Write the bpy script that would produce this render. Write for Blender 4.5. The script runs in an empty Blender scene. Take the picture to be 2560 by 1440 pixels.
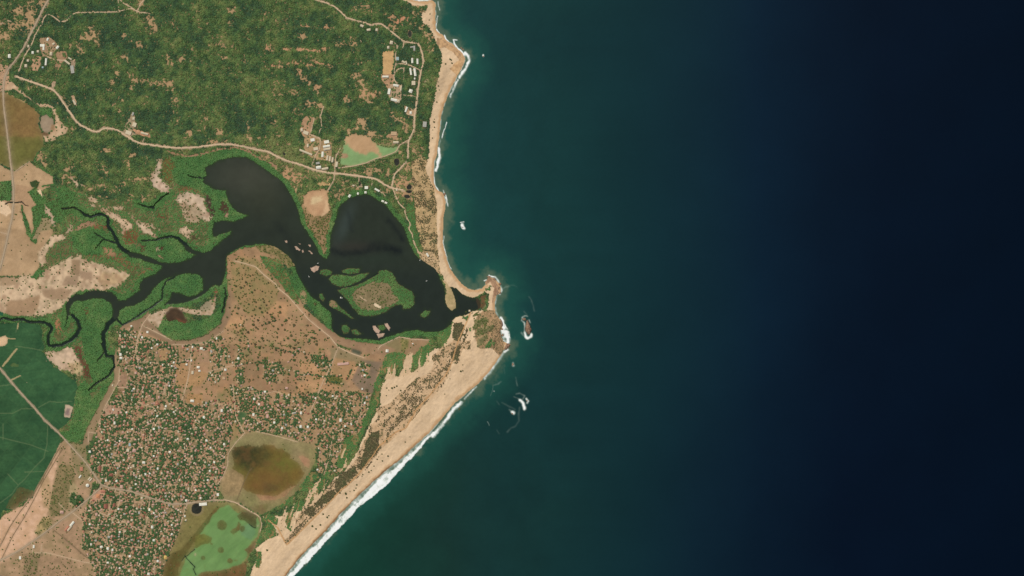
import bpy, math
import numpy as np
from math import radians, sin, cos, pi
rng = np.random.default_rng(11)

# ------------------------------------------------------------------ map frame
# survey units: 1 unit = 2 m on the ground, u to the east, v to the south
M = 2.0
CU, CV = 1280.0, 720.0
def W(u, v): return ((u - CU) * M, (CV - v) * M)
STEP = 1.25
U0, U1, V0, V1 = -220.0, 1400.0, -180.0, 1620.0
NX = int((U1 - U0) / STEP) + 1
NY = int((V1 - V0) / STEP) + 1
gu = U0 + np.arange(NX) * STEP
gv = V0 + np.arange(NY) * STEP
U, V = np.meshgrid(gu, gv)          # [row v, col u]

def pts(s):
    a = [float(t) for t in s.replace(',', ' ').split()]
    return [(a[i], a[i + 1]) for i in range(0, len(a), 2)]

# ------------------------------------------------------------------ noise
def vnoise(scale, seed):
    r = np.random.default_rng(seed)
    hw = int(1500 / scale) + 3; hh = int(1640 / scale) + 3; k = int(130 / scale) + 3
    L = np.pad(r.random((hh, hw)), k, mode='wrap')
    x = (gu + 100) / scale + k; y = (gv + 100) / scale + k
    xi = x.astype(int); yi = y.astype(int)
    fx = x - xi; fy = y - yi
    fx = fx * fx * (3 - 2 * fx); fy = fy * fy * (3 - 2 * fy)
    top = L[yi][:, xi] * (1 - fx) + L[yi][:, xi + 1] * fx
    bot = L[yi + 1][:, xi] * (1 - fx) + L[yi + 1][:, xi + 1] * fx
    return (top * (1 - fy)[:, None] + bot * fy[:, None]) * 2 - 1
def fbm(scale, octv, seed):
    a, s, o = 1.0, 0.0, 0.0
    for i in range(octv):
        o = o + a * vnoise(scale / 2 ** i, seed * 17 + i); s += a; a *= 0.6
    return o / s * 1.6
def rnoise(ang, su, sv, seed, octv=3):
    """noise drawn out along a bearing"""
    ca, sa = cos(radians(ang)), sin(radians(ang)); o = 0; s = 0; am = 1.0
    for k in range(octv):
        L = np.random.default_rng(seed * 31 + k).random((256, 256))
        x = (U * ca + V * sa) / su * 2 ** k + 999.5; y = (-U * sa + V * ca) / sv * 2 ** k + 999.5
        i = np.floor(x).astype(int); j = np.floor(y).astype(int); fx = x - i; fy = y - j
        fx = fx * fx * (3 - 2 * fx); fy = fy * fy * (3 - 2 * fy)
        g = lambda p, q: L[q & 255, p & 255]
        o = o + am * ((g(i, j) * (1 - fx) + g(i + 1, j) * fx) * (1 - fy) + (g(i, j + 1) * (1 - fx) + g(i + 1, j + 1) * fx) * fy - .5) * 2
        s += am; am *= .6
    return o / s * 1.6
def sm(x, a, b):
    t = np.clip((x - a) / (b - a), 0, 1); return t * t * (3 - 2 * t)
N80 = fbm(80, 4, 1); N30 = fbm(30, 4, 2); N12 = fbm(12, 3, 3); N5 = fbm(6, 2, 4); N3 = vnoise(2.6, 5)
N200 = fbm(220, 3, 6); N12b = fbm(13, 3, 7); N5b = fbm(5, 2, 8)
WU = 0.7 * fbm(14, 3, 9) + 0.3 * N5; WV = 0.7 * fbm(14, 3, 10) + 0.3 * N5b

# ------------------------------------------------------------------ rasters
def box(P, pad):
    us = [p[0] for p in P]; vs = [p[1] for p in P]
    i0 = max(0, int((min(us) - pad - U0) / STEP)); i1 = min(NX, int((max(us) + pad - U0) / STEP) + 2)
    j0 = max(0, int((min(vs) - pad - V0) / STEP)); j1 = min(NY, int((max(vs) + pad - V0) / STEP) + 2)
    return slice(j0, j1), slice(i0, i1)
def poly(P, warp=2.0):
    m = np.zeros((NY, NX), bool)
    b = box(P, warp * 1.6 + 2)
    x = U[b] + WU[b] * warp; y = V[b] + WV[b] * warp
    r = np.zeros(x.shape, bool)
    n = len(P)
    for i in range(n):
        x1, y1 = P[i]; x2, y2 = P[(i + 1) % n]
        if y1 == y2: continue
        c = (y1 > y) != (y2 > y)
        r ^= c & (x < (x2 - x1) * (y - y1) / (y2 - y1) + x1)
    m[b] = r
    return m
def dline(P, pad, warp=0.0, closed=False):
    """distance to a polyline, valid up to pad"""
    d = np.full((NY, NX), 1e3)
    Q = P + [P[0]] if closed else P
    if len(Q) == 1: Q = [Q[0], (Q[0][0] + .01, Q[0][1])]
    for a, e in zip(Q[:-1], Q[1:]):
        b = box([a, e], pad + warp * 1.6)
        x = U[b] + WU[b] * warp; y = V[b] + WV[b] * warp
        dx, dy = e[0] - a[0], e[1] - a[1]; L = dx * dx + dy * dy + 1e-9
        t = np.clip(((x - a[0]) * dx + (y - a[1]) * dy) / L, 0, 1)
        d[b] = np.minimum(d[b], np.hypot(x - a[0] - t * dx, y - a[1] - t * dy))
    return d
def ragged(P, amp=4.0):
    """an outline whose edge is eaten into by noise"""
    if isinstance(P, str): P = pts(P)
    ins = poly(P, 2.0); pad = amp * 2 + 3
    d = np.minimum(dline(P, pad, 2.0, closed=True), pad)
    sd = np.where(ins, d, -d)
    return sd + amp * (.55 * N12b + .8 * N5b + .55 * N3) > .3
def lin(c): 
    c = np.asarray(c, float) / 255.0
    return np.where(c <= .04045, c / 12.92, ((c + .055) / 1.055) ** 2.4)
KC = 0.94     # surface reflectance behind a given look under this sun

# ------------------------------------------------------------------ surveyed outlines
COAST = pts('''955 -300 985 -190 1005 -100 1018 -10 1030 -1 1050 3 1066 4 1074 0 1080 1 1088 7 1089 20 1089 35 1088 50 1089 65 1090 76 1096 82 1104 86
1110 90 1113 98 1120 104 1130 109 1138 117 1150 127 1158 136 1162 146 1160 156 1156 165 1152 174 1146 186 1142 192 1138 202 1130 216
1122 232 1117 244 1112 257 1107 275 1103 290 1100 320 1098 340 1095 362 1092 385 1086 405 1084 430 1085 455 1090 470 1098 478 1106 482
1111 490 1114 505 1113 520 1108 545 1107 580 1106 600 1111 625 1117 650 1127 677 1142 695 1155 711 1170 722 1187 725 1205 721
1214 712 1212 706 1218 699 1222 692 1235 696 1241 702 1250 710 1252 720 1251 732 1242 738 1239 750 1237 760 1237 772 1238 782 1245 792
1252 801 1256 811 1256 820 1250 827 1252 842 1257 853 1268 858 1276 861 1270 871 1259 875 1255 883 1250 892 1240 906 1230 920 1220 934
1207 946 1195 960 1180 972 1165 984 1140 1005 1110 1040 1075 1081 1040 1112 1005 1145 960 1180 917 1220 880 1255 845 1292 815 1327
780 1362 745 1400 715 1440 640 1540 560 1660 500 1760''')
LAGOON = pts('''512 420 520 414 530 412 550 400 582 392 612 394 635 402 640 409 660 420 680 435 702 452 715 467 725 485 737 505 747 530
751 557 765 575 777 595 787 610 795 625 800 637 810 646 817 647 825 632 826 600 830 577 840 550 845 525 855 510 872 497 892 490 915 486
932 492 947 502 962 512 977 530 995 550 1010 570 1017 587 1022 607 1032 627 1047 645 1065 657 1085 670 1095 682 1102 702 1110 715
1114 735 1112 750 1118 768 1131 776 1140 768 1139 752 1135 738 1129 728 1127 718 1140 722 1154 734 1169 742 1182 745 1195 745 1201 752 1202 762
1200 772 1182 777 1170 784 1157 789 1139 792 1131 801 1126 811 1112 822 1095 830 1065 829 1040 825 1015 827 990 835 967 842 950 852
930 850 905 846 880 846 855 842 838 833 829 820 830 800 825 780 810 767 800 757 780 742 775 735 767 725 760 715 750 697 742 682 735 660
722 642 707 630 685 615 660 610 640 610 610 615 587 625 570 637 565 650 566 667 562 685 557 702 552 715 540 712 530 716 522 724
513 732 500 742 475 752 440 759 412 761 425 750 430 731 450 734 472 743 495 737 508 724 508 696 495 685 470 682 448 687 436 690
410 698 395 710 382 722 375 735 360 750 337 762 315 766 300 775 297 790 287 800 283 790 283 775 277 757 260 747 232 745 212 752
190 752 180 760 173 777 175 790 168 788 166 775 167 760 175 745 190 736 205 737 220 729 245 726 275 730 292 742 297 752 315 750
335 737 350 725 350 710 360 697 390 685 405 672 405 665 375 657 350 647 325 642 318 632 337 632 362 640 400 655 425 659 450 657
475 647 490 637 475 632 465 625 458 610 470 615 487 627 510 632 527 627 535 617 545 612 557 600 575 587 580 577 550 585 537 592
532 590 532 572 537 555 557 552 582 555 607 547 622 539 600 532 582 520 572 500 565 477 532 472 527 467 507 455 517 437''')
ISLANDS = [pts(s) for s in (
 '820 697 830 688 850 686 880 690 905 683 925 682 915 692 895 705 875 714 850 717 830 710',
 '857 682 855 676 880 669 900 672 897 682 875 686',
 '800 683 800 675 815 673 830 678 827 688 815 690',
 '950 677 965 675 980 682 990 695 995 710 1015 720 1030 727 1037 742 1035 760 1025 772 1007 772 1005 762 990 762 977 770 965 780 935 790 915 792 897 787 880 767 865 747 852 735 845 725 865 717 895 712 915 702 935 687',
 '822 755 830 749 842 755 850 767 865 780 887 797 880 796 855 782 835 772 824 765',
 '797 737 805 734 812 747 807 753 798 745',
 '855 814 866 810 875 822 870 832 858 834 853 825',
 '877 824 892 824 905 835 895 838 880 834',
 '1050 785 1065 775 1076 777 1072 787 1062 795 1051 792',
 '945 815 958 812 966 820 956 828 948 824')]
SANDBARS = [pts(s) for s in (
 '932 815 940 815 952 828 948 834 940 832 934 822', '942 835 952 835 962 833 956 843 946 846',
 '960 810 967 808 976 820 973 827 968 821 962 815', '776 669 788 664 797 666 795 675 786 680 778 676',
 '712 603 717 602 719 607 714 608', '737 616 741 615 750 624 748 628 742 624', '753 628 757 625 759 630 755 632',
 '771 612 775 611 777 617 773 618', '771 628 775 628 782 635 780 636', '747 608 753 611 750 612')]
CREEKS = [  # (line, start width, end width)
 (pts('155 522 187 520 200 527 212 537 230 542 250 535 265 539 272 552 270 565 282 580 290 595 297 612 312 627 330 638'), 2.5, 10),
 (pts('237 582 260 597 277 604 294 608'), 1.5, 4.5), (pts('240 622 252 605 260 598'), 1, 2.5),
 (pts('355 602 390 600 410 594 430 592 447 597 462 610 478 627'), 2, 9),
 (pts('360 515 380 520 387 510 405 495 422 482'), 2.5, 2), (pts('345 510 360 515'), 1, 3), (pts('378 516 383 519'), 6, 6),
 (pts('15 510 22 505 40 507 55 505'), 3, 3), (pts('55 505 65 514 72 516'), 2, 1),
 (pts('180 787 195 802 200 820 190 840 175 852 155 862 135 866 122 862 122 840 130 820 122 810 100 805 75 805 55 798 30 800 10 795 -10 803 -60 812 -120 800 -230 808'), 8, 4),
 (pts('172 785 168 800 163 818'), 3, 1),
 (pts('290 785 285 798 270 812 260 832 259 855 262 875 267 890 284 892 286 917 270 940 240 960 222 976'), 12, 2),
 (pts('262 880 250 895 245 900'), 3, 1),
 (pts('290 795 300 806 307 814 325 802 350 787 385 765 405 747 407 720 415 705 438 690'), 4, 3),
 (pts('562 720 565 740 562 765 556 782'), 3, 2.5), (pts('530 445 505 445 480 442 470 438'), 3, 1.5),
 (pts('945 683 915 700 890 712 860 718 845 722'), 4, 4)]
# ------------------------------------------------------------------ land cover
CL = {n: i for i, n in enumerate(['ground', 'beach', 'sea', 'lagoon', 'creek', 'sandbar', 'dunes', 'dry_field', 'rice_field',
      'salt_flat', 'marsh', 'algae_pond', 'pond', 'surf', 'grassland', 'mudflat', 'pitch'])}
cls = np.zeros((NY, NX), np.uint8)
col = np.zeros((NY, NX, 3), np.float32)
dens = np.zeros((NY, NX), np.float32)
cty = np.zeros((NY, NX), np.uint8)
FOREST, MANG, DUNE, VILL, BUSH = 1, 2, 3, 4, 5
NS = {80: N80, 30: N30, 12: N12, 5: N5, 3: N3}

def paint(m, c=None, c1=None, c2=None, n=12, d=None, t=None, k=None, grain=.10):
    if isinstance(m, str): m = poly(pts(m))
    if isinstance(m, list): m = poly(m)
    m = m if k == 'force' else (m & land)
    if c: cls[m] = CL[c]
    if c1 is not None:
        a = lin(c1); b = lin(c2 if c2 is not None else c1)
        f = np.clip(.5 + .55 * NS[n][m] + .2 * N5[m], 0, 1)[:, None]
        col[m] = (a * (1 - f) + b * f) * (1 + grain * N3[m][:, None])
    if d is not None: dens[m] = d if np.isscalar(d) else d[m]
    if t is not None: cty[m] = t
    return m

sea = poly(COAST + [(3000, 1760), (3000, -300)], 1.2)
lag = poly(LAGOON, 1.6)
isl = np.zeros_like(sea)
for P in ISLANDS: isl |= poly(P, 1.8)
bars = np.zeros_like(sea)
for P in SANDBARS: bars |= poly(P, 2.2)
lag &= ~(isl | bars)
creek = np.zeros_like(sea)
dcreek = np.full((NY, NX), 1e3)
for P, w0, w1 in CREEKS:
    n = len(P)
    for i in range(n - 1):
        w = w0 + (w1 - w0) * (i + .5) / (n - 1)
        dd = dline(P[i:i + 2], 24, 1.6)
        creek |= dd < w / 2 * (1 + .25 * N5)
        dcreek = np.minimum(dcreek, dd)
creek &= ~lag & ~sea
dlag = dline(LAGOON, 34, 1.5, closed=True)
for P in ISLANDS: dlag = np.minimum(dlag, dline(P, 20, 1.5, closed=True))
dcoast = dline(COAST, 170, 0)
land = ~(sea | lag | creek)

# the whole land starts as scrub forest on brown soil
f0 = sm(N12 + .6 * N5, -.6, 1.1)[..., None]
col[:] = (lin((58, 76, 44)) * (1 - f0) + lin((98, 98, 62)) * f0)
dens[:] = .97; cty[:] = FOREST
cls[sea] = CL['sea']; cls[lag] = CL['lagoon']; cls[creek] = CL['creek']

# openings in the forest where the dry soil shows
clr = np.zeros((NY, NX)); red = np.zeros((NY, NX))
def blob(u, v, a, b, s=1.0, r=0.0, ang=0):
    bx = box([(u - a * 2.2, v - b * 2.2), (u + a * 2.2, v + b * 2.2)], max(a, b))
    ca, sa = cos(radians(ang)), sin(radians(ang))
    x = U[bx] - u + WU[bx] * 3; y = V[bx] - v + WV[bx] * 3
    x, y = x * ca + y * sa, -x * sa + y * ca
    g = np.exp(-((x / a) ** 2 + (y / b) ** 2) * .9) * s
    clr[bx] = np.maximum(clr[bx], g); red[bx] = np.maximum(red[bx], g * r)
for q in '''75 45 18 36 1.1;50 30 20 12 .9;42 62 24 12 .85;10 90 22 12 .8;30 72 14 10 .8;8 60 12 8 .7;110 8 14 10 1;230 85 16 14 1.1;212 92 14 9 1
242 102 8 16 1;195 112 14 8 .7;310 88 9 8 .6;352 8 10 8 1.1;375 55 12 11 1.1;388 68 7 14 1.15;430 60 14 6 1;372 82 8 5 .8;366 45 6 6 .8;330 40 20 5 .5
280 118 7 6 .8;310 140 10 12 .6;350 112 14 9 .75;330 100 8 6 .5;455 150 10 8 .9;480 150 8 6 .6;420 150 4 16 .9;430 158 5 8 .8;300 155 5 6 .7;560 145 14 4 .7;545 140 8 6 .7
580 25 13 7 .8;575 55 8 10 .5;525 115 8 5 .8;612 152 3 12 .6;630 165 7 3 .6;500 72 6 4 .6;520 60 5 5 .6;285 262 4 4 .8;290 258 3 14 .7;305 250 8 4 .7;280 205 7 9 1;293 183 8 6 1
325 188 12 7 1;338 203 9 8 1.15;360 202 14 5 1;385 204 13 6 1.1;405 208 12 8 1.2;425 212 12 11 1.15;432 225 5 8 .9;440 248 10 9 .9;447 262 6 5 .7;278 225 10 4 .7;330 220 4 7 .5
385 330 7 7 .8;475 335 9 8 .7;513 320 8 6 .8;548 330 12 9 .9;620 325 5 22 .85;625 345 8 9 .8;500 325 5 5 .6;445 300 4 10 .6;437 280 12 4 .5;365 242 8 4 .5;515 300 14 8 .5
545 356 22 5 1 .3;182 325 10 8 .9;300 280 8 4 .5;262 292 6 4 .6;160 250 12 10 .6;205 128 14 12 .6;180 118 14 6 .7;112 200 9 8 .6;75 220 7 6 .8
760 66 14 4 1 .5;785 68 14 3 .9 .5;815 68 14 5 .8 .5;720 122 14 5 1.1 .6;750 124 16 5 1.15 .5;785 126 18 4 1.1 .6;812 122 9 5 1.1 .6;670 122 13 9 .95 .6;756 92 10 8 .85
682 165 10 5 1 .7;715 158 20 5 .9 .6;745 157 16 5 .9 .5;775 163 10 5 .95 .7;800 158 18 5 .9 .6;822 166 8 5 .85 .5;748 181 6 8 1.3 .4;760 195 7 8 1;775 208 10 7 1.05;792 216 10 9 1.15 .3;795 232 3 14 .8
735 232 18 8 .7;700 205 16 7 .6;700 170 20 6 .6;890 190 12 12 .75;902 208 16 12 .9;912 232 16 12 1.05 .3;935 238 14 10 1.05 .3;925 250 12 9 .9;865 250 9 7 1;850 112 18 8 .6;885 108 14 10 .7;905 150 14 12 .5;935 195 10 4 .5
975 45 16 14 .75 .6;1003 47 12 8 1.3 1;998 56 10 8 1.2 .9;985 68 14 10 .9;1015 52 6 4 1.2 .9;925 30 16 12 .6 .4;915 15 20 6 .5;885 25 8 8 .6;1030 60 8 6 .5
985 282 8 8 .7;1000 302 22 7 .85 0 30;1015 315 18 6 .8 0 30;1012 326 8 5 1;870 325 8 10 .9;905 305 14 10 1.05;895 320 22 7 1.1;925 335 16 9 1;945 340 14 5 .9;1000 347 9 5 1;965 310 10 4 .5
800 263 8 8 1.2;788 258 8 7 1;772 262 10 7 .9;765 255 8 4 .6;695 340 5 6 .9;648 345 4 4 .9;700 240 20 14 .45;690 300 16 14 .45;745 275 14 10 .5;660 40 20 12 .45;700 60 20 14 .4
1055 75 12 4 1.05 0 35;1068 85 14 4 1.1 0 35;1075 100 4 12 1.1 0 20;1060 60 9 7 .9;1078 125 10 10 .8;1055 30 10 8 .8;1045 12 16 5 1.1;1035 28 3 14 .9;1045 100 8 6 .5
268 375 16 7 1;330 388 8 9 1.1;318 410 6 12 1;367 391 5 6 1;207 410 6 6 .8;262 425 14 14 .75;310 455 10 8 .7;308 460 14 4 .5;172 420 12 10 .7;165 445 18 12 .75;225 470 20 8 .8;250 465 16 5 .8
104 390 12 12 1;110 405 8 16 .9;345 448 12 4 1;360 447 12 5 1.1;335 500 18 6 .6;320 487 20 4 .6;355 500 10 10 .6;418 500 8 8 .7;260 490 18 5 .6;285 475 14 9 .6;395 535 5 12 .7;350 520 30 8 .5
715 440 10 22 1.15 .3;722 425 20 10 .9;690 420 8 12 .8;745 440 22 20 .9;760 425 20 8 .6;735 445 16 16 1.2 .35;750 462 18 9 .9;790 440 20 9 .8;735 478 10 8 .9;815 445 18 8 .7;850 455 20 10 .7;885 470 20 8 .75;845 480 20 16 .8;855 500 22 5 .6;920 445 30 5 .6;900 458 9 6 .6
925 430 16 12 .7;945 425 14 10 .8;970 432 6 14 .8;935 410 14 8 .6;1015 420 14 12 .85;1000 445 26 10 .7;1010 462 30 14 1.1 .3;1020 485 26 14 1.05 .3;1045 430 16 12 .8;1050 395 10 10 .8;1040 375 10 14 .7;1055 372 5 14 .7;965 475 20 8 .7
1020 425 12 20 .6;670 392 20 6 .8;660 388 14 5 .7;855 430 40 4 .7;900 432 30 5 .6;1000 380 10 8 .7'''.replace('\n', ';').split(';'):
    blob(*[float(t) for t in q.split()])
# faint dry speckle everywhere
rid = 1 - 3.2 * np.abs(fbm(11, 3, 61)); rid2 = 1 - 3.0 * np.abs(fbm(7, 2, 62))
bare = sm(clr * 1.05 + .34 * rid + .26 * rid2 + .24 * N3 + .10 * N5, .26, .9)
HALF = sm(clr * 1.1 + .22 * rid + .25 * N12 + .30 * N80 + .15 * N5, .10, 1.15)
track_f = sm(1 - 16 * np.abs(fbm(46, 3, 91)), .2, 1) * sm(N80 + .5 * N30 + .4 * N12b + .3 * N5, .35, 1.0)
bare = np.maximum(bare, .75 * track_f)
zone_ = np.clip(.25 + .75 * N80 + .4 * N30 + .5 * np.clip(clr, 0, 1) - .5 * np.exp(-(((U - 640) / 120) ** 2 + ((V - 60) / 90) ** 2)) + .35 * sm(V, 330, 430), -.3, .8)
speck = sm(.55 * rid2 + .45 * N3 + .35 * N5b + .6 * zone_, .62, 1.35) * .85
bare = np.maximum(bare, speck)
tan = lin((186, 152, 110)) * (.88 + .12 * N12[..., None] + .06 * N3[..., None])
rd = lin((196, 140, 104))
rr = np.clip(red, 0, 1)[..., None]
soil = tan * (1 - rr) + rd * rr
b3 = bare[..., None]
col[:] = col * (1 - b3) + soil * b3
dens *= (1 - sm(bare, .1, .75) * .97)

# --- wetlands north and south of the channel: low shrubs, mud and salt
wet = poly(pts('''130 470 150 462 185 470 215 485 260 500 330 500 400 520 430 480 440 440 560 450 640 520 560 610 470 680 350 720 300 760 250 830
300 880 290 960 240 1030 190 1075 150 1070 185 1000 190 930 130 870 120 790 20 800 -20 800 -20 790 60 690 160 640 150 560 120 520'''), 6) & land
paint(wet, 'ground', (84, 92, 52), (128, 114, 76), 12, .42 + .45 * N12, MANG)
wm = wet & land
wb = sm(.5 * rid2 + .4 * N3 + .5 * N12b, .55, 1.1)[wm][:, None] * .7
col[wm] = col[wm] * (1 - wb) + lin((186, 156, 118)) * wb
# --- mangrove belts along water
mw = 12 + 6 * N12
belt = land & ((dlag < mw) | (dcreek < 11 + 6 * N12))
belt &= ~poly(pts('1098 660 1300 640 1300 900 1130 850 1118 815 1126 760 1110 745'), 0)
paint(belt, 'ground', (48, 70, 34), (66, 84, 42), 12, .99, MANG)
for s in ('''430 392 475 393 525 380 552 374 600 370 638 383 660 398 690 425 715 455 728 480 715 470 690 445 655 415 610 394 550 402 512 420 517 437
507 455 527 467 530 490 512 480 475 467 450 462 435 450 430 435 436 412''',
          '525 475 545 470 568 472 572 500 580 520 600 535 622 539 600 552 560 553 538 555 532 530',
          '172 630 190 590 215 570 255 575 285 600 292 625 310 650 340 665 300 660 260 648 240 640 215 640 190 620',
          '180 580 230 565 260 580 288 605 270 625 240 632 200 620 180 600',
          '330 640 360 610 390 602 430 596 455 610 470 630 490 640 450 655 400 654 360 638',
          '410 700 440 688 470 680 505 690 510 715 480 742 440 730 420 740',
          '300 790 330 766 370 750 395 718 405 712 404 745 360 775 310 800',
          '185 770 205 752 260 750 285 780 282 800 258 830 255 870 265 900 285 920 285 940 240 960 225 940 215 900 205 850 205 820 195 790',
          '395 800 430 800 470 806 520 795 545 775 558 750 572 720 574 760 562 785 545 812 515 835 480 847 440 848 410 836 396 820',
          '695 665 735 690 748 700 775 735 800 760 825 785 828 822 850 842 900 850 950 850 900 862 850 850 826 838 805 800 765 760 740 740 720 710 690 690',
          '230 1000 262 960 285 930 285 960 262 1000 225 1060 205 1085 170 1085 185 1040 190 1000 195 965 215 950',
          '150 1080 190 1075 215 1080 212 1095 190 1105 165 1100', '1000 838 1040 828 1090 832 1110 828 1130 805 1120 830 1112 855 1105 850 1095 840 1050 838 1000 848',
          '140 470 165 465 185 485 200 510 165 515 145 500', '60 520 80 520 95 560 85 590 70 588 62 560', '75 595 92 570 110 555 118 520 150 520 140 560 115 570 95 590 85 610',
          '70 680 90 672 120 678 125 690 95 692 82 715 75 730 70 700',
          '0 488 20 495 25 510 5 515 0 512', '430 396 460 392 480 400 450 440 436 430', '555 374 600 368 655 392 640 400 600 385'):
    m = paint(s, 'ground', (46, 68, 34), (64, 82, 40), 12, .98, MANG)
# island interiors and small islands
paint(isl, 'ground', (92, 88, 56), (70, 80, 44), 12, .9, MANG)
paint(poly(pts('880 735 900 718 935 705 970 708 985 735 1000 750 975 765 940 778 905 775 885 755'), 3), 'ground', (146, 126, 92), (120, 108, 74), 12, .22, BUSH)
paint(pts('935 760 940 759 952 767 950 772 938 768'), 'ground', (222, 196, 160), d=0)
paint(pts('824 752 832 750 840 757 846 768 832 769 824 763'), 'ground', (140, 118, 84), d=.1)
# --- lagoon tongues and promontory (dry, tree dotted)
paint('''757 520 765 490 800 470 822 480 822 505 830 520 825 560 824 600 818 640 806 644 800 622 792 605 775 580 765 560''', 'ground', (158, 126, 92), (118, 106, 66), 5, .42 + .2 * N12, BUSH)
paint('752 515 765 490 800 470 822 480 822 505 815 530 785 552 765 535', None, (170, 136, 98), (130, 112, 72), 5, .25, BUSH)
paint(ragged('758 490 772 478 800 474 820 478 822 505 820 530 808 538 785 543 770 530 760 512', 2.2), 'dry_field', (204, 166, 124), (184, 142, 104), 30, 0)
paint(ragged('812 500 822 500 822 525 818 534 804 540 812 520', 2), 'dry_field', (222, 182, 138), d=0)
paint(ragged('778 494 800 488 808 500 795 508 775 515', 3), 'dry_field', (214, 186, 140), d=0)
for s in ('765 505 765 480 750 470 757 462 775 470 790 470', ): pass
belt2 = land & (dlag < 9 + 3 * N5) & poly(pts('720 440 760 480 770 580 800 640 818 655 835 600 845 520 870 480 930 470 1000 540 1090 660 1060 665 900 500 700 600'), 0)
paint(belt2, 'ground', (48, 70, 34), (66, 84, 42), 12, .97, MANG)
# --- peninsula plain: orange soil plots
plain = poly(pts('''570 640 600 622 640 614 670 618 700 640 712 668 725 700 745 740 765 775 800 805 822 842 846 868 885 875 930 868 965 862
1000 842 1065 848 1080 855 1050 880 965 905 950 940 935 960 925 1000 905 1080 880 1120 850 1170 790 1140 700 1085 640 1078 610 1085
582 1140 545 1240 470 1265 400 1258 300 1225 235 1190 225 1150 250 1075 290 1000 300 960 300 820 345 800 400 848 470 862 520 855 560 822 574 760 566 690'''), 3)
def plots(ang, pu, pv, seed):
    ca, sa = cos(radians(ang)), sin(radians(ang))
    x = U * ca + V * sa; y = -U * sa + V * ca
    ix = np.floor(x / pu).astype(int); y2 = y + (ix * 7919 % 13) / 13 * pv
    iy = np.floor(y2 / pv).astype(int)
    h = ((ix * 73856093) ^ (iy * 19349663) ^ seed) & 1023
    ex = np.minimum(x / pu - ix, 1 - (x / pu - ix)) * pu; ey = np.minimum(y2 / pv - iy, 1 - (y2 / pv - iy)) * pv
    return h / 1023.0, np.minimum(ex, ey)
ph, pe = plots(9, 52, 38, 77)
paint(plain, 'dry_field', (177, 137, 101), (158, 130, 94), 30, .0, BUSH)
pm = plain & land
f = np.clip(ph, 0, 1)[pm][:, None]
col[pm] = col[pm] * (.78 + .36 * f) * np.array([1.0, 1.0, 1.0]) + np.array([.03, .004, -.006]) * (f > .85)
col[pm] *= (1 + .13 * N12 + .07 * N5)[pm][:, None]
eg = sm(1.6 - pe, 0, 1)[pm][:, None] * .35; col[pm] = col[pm] * (1 - eg) + lin((148, 122, 84)) * eg
og = sm(N12b + .6 * N30, .3, 1.1)[pm][:, None] * .5; col[pm] = col[pm] * (1 - og) + lin((192, 140, 98)) * og
gsp = sm(N30 + .6 * N12 + .2 * N5, .35, 1.0)[pm][:, None]
col[pm] = col[pm] * (1 - .6 * gsp) + lin((120, 116, 70)) * .6 * gsp
dens[pm] = (.05 + .13 * sm(N30, 0, 1) + .8 * ((pe < 2.2) & (ph > .3) & (V > 800)) * sm(N12 + .4 * N5, -.3, .5))[pm]
paint('575 655 600 640 640 645 680 690 700 715 690 760 655 790 620 790 585 740', None, (138, 124, 80), (166, 132, 92), 12, .14)
paint('650 640 700 650 722 690 740 730 748 760 730 750 700 705 665 670', 'ground', (82, 92, 48), (130, 112, 70), 12, .5, MANG)
paint('640 614 680 612 715 632 738 665 720 670 695 640 650 630', 'ground', (150, 128, 88), (110, 104, 62), 5, .3, BUSH)
# fields on the north edge of the plain
paint('825 870 850 872 905 896 900 915 850 900 828 900', None, (140, 124, 88), (150, 128, 92), 12, .04)
paint('950 866 997 844 1003 885 950 880', None, (132, 118, 80), (142, 124, 86), 12, .02)
paint('1025 848 1070 850 1050 872 1045 880 1030 890 1022 870', None, (160, 126, 92), (146, 120, 88), 12, .03)
paint('1000 845 1024 848 1020 870 1004 880', None, (150, 134, 84), (96, 100, 52), 5, .3)
paint('905 900 955 905 945 935 930 985 900 975 880 950 895 920', None, (142, 118, 94), (122, 106, 84), 30, .04)
paint('835 895 890 905 885 920 870 955 855 950 825 920', None, (178, 138, 98), (160, 128, 88), 12, .05)
paint('825 935 857 945 855 965 820 955', None, (112, 108, 58), (100, 100, 52), 5, .35)
for s in ('563 903 600 908 640 905 680 912 720 925 760 932 800 940', '600 905 597 868', '601 912 602 965', '642 905 645 925', '700 915 705 940', '800 940 858 938', '822 952 858 960', '878 925 862 958', '545 908 530 930', '575 880 545 888',
          '510 868 512 900 540 905', '660 945 700 955', '745 985 780 992', '830 900 815 960', '722 905 748 870', '560 860 575 905', '655 812 690 800', '772 852 790 830', '690 870 730 880 760 878', '620 850 622 880'):
    d_ = dline(pts(s), 6, 1.5); m = (d_ < 1.9 + .8 * N5) & land & (N12b > -.7); dens[m] = .85; cty[m] = VILL
# --- shore road margin
for s, c in (('300 818 360 790 375 775 372 800 396 826 430 850 470 852 515 838 548 812 562 782 573 725 578 700 578 790 560 825 520 852 475 866 430 862 350 825 310 830', (150, 122, 92)),
             ('290 865 300 920 296 960 270 1000 245 1060 225 1110 200 1130 215 1075 240 1030 262 985 285 945 284 900', (158, 132, 98)),
             ('800 805 850 842 900 855 960 862 990 872 980 890 905 880 846 862 815 840', (160, 128, 96))):
    paint(s, 'dry_field', c, tuple(int(x * .92) for x in c), 12, .03, BUSH)
paint('372 790 395 778 430 766 470 772 500 772 522 752 540 742 540 765 530 788 500 788 465 782 440 775 415 782 402 808 396 822 380 812 370 798', 'salt_flat', (206, 178, 148), (160, 132, 98), 5, .08, BUSH)
paint('500 765 515 755 530 752 528 775 505 780', 'salt_flat', (150, 136, 106), d=.1)
paint('412 785 428 770 440 768 456 778 462 792 472 805 455 803 440 800 425 805 418 800', 'mudflat', (62, 48, 34), (84, 64, 44), 12, 0)
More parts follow.
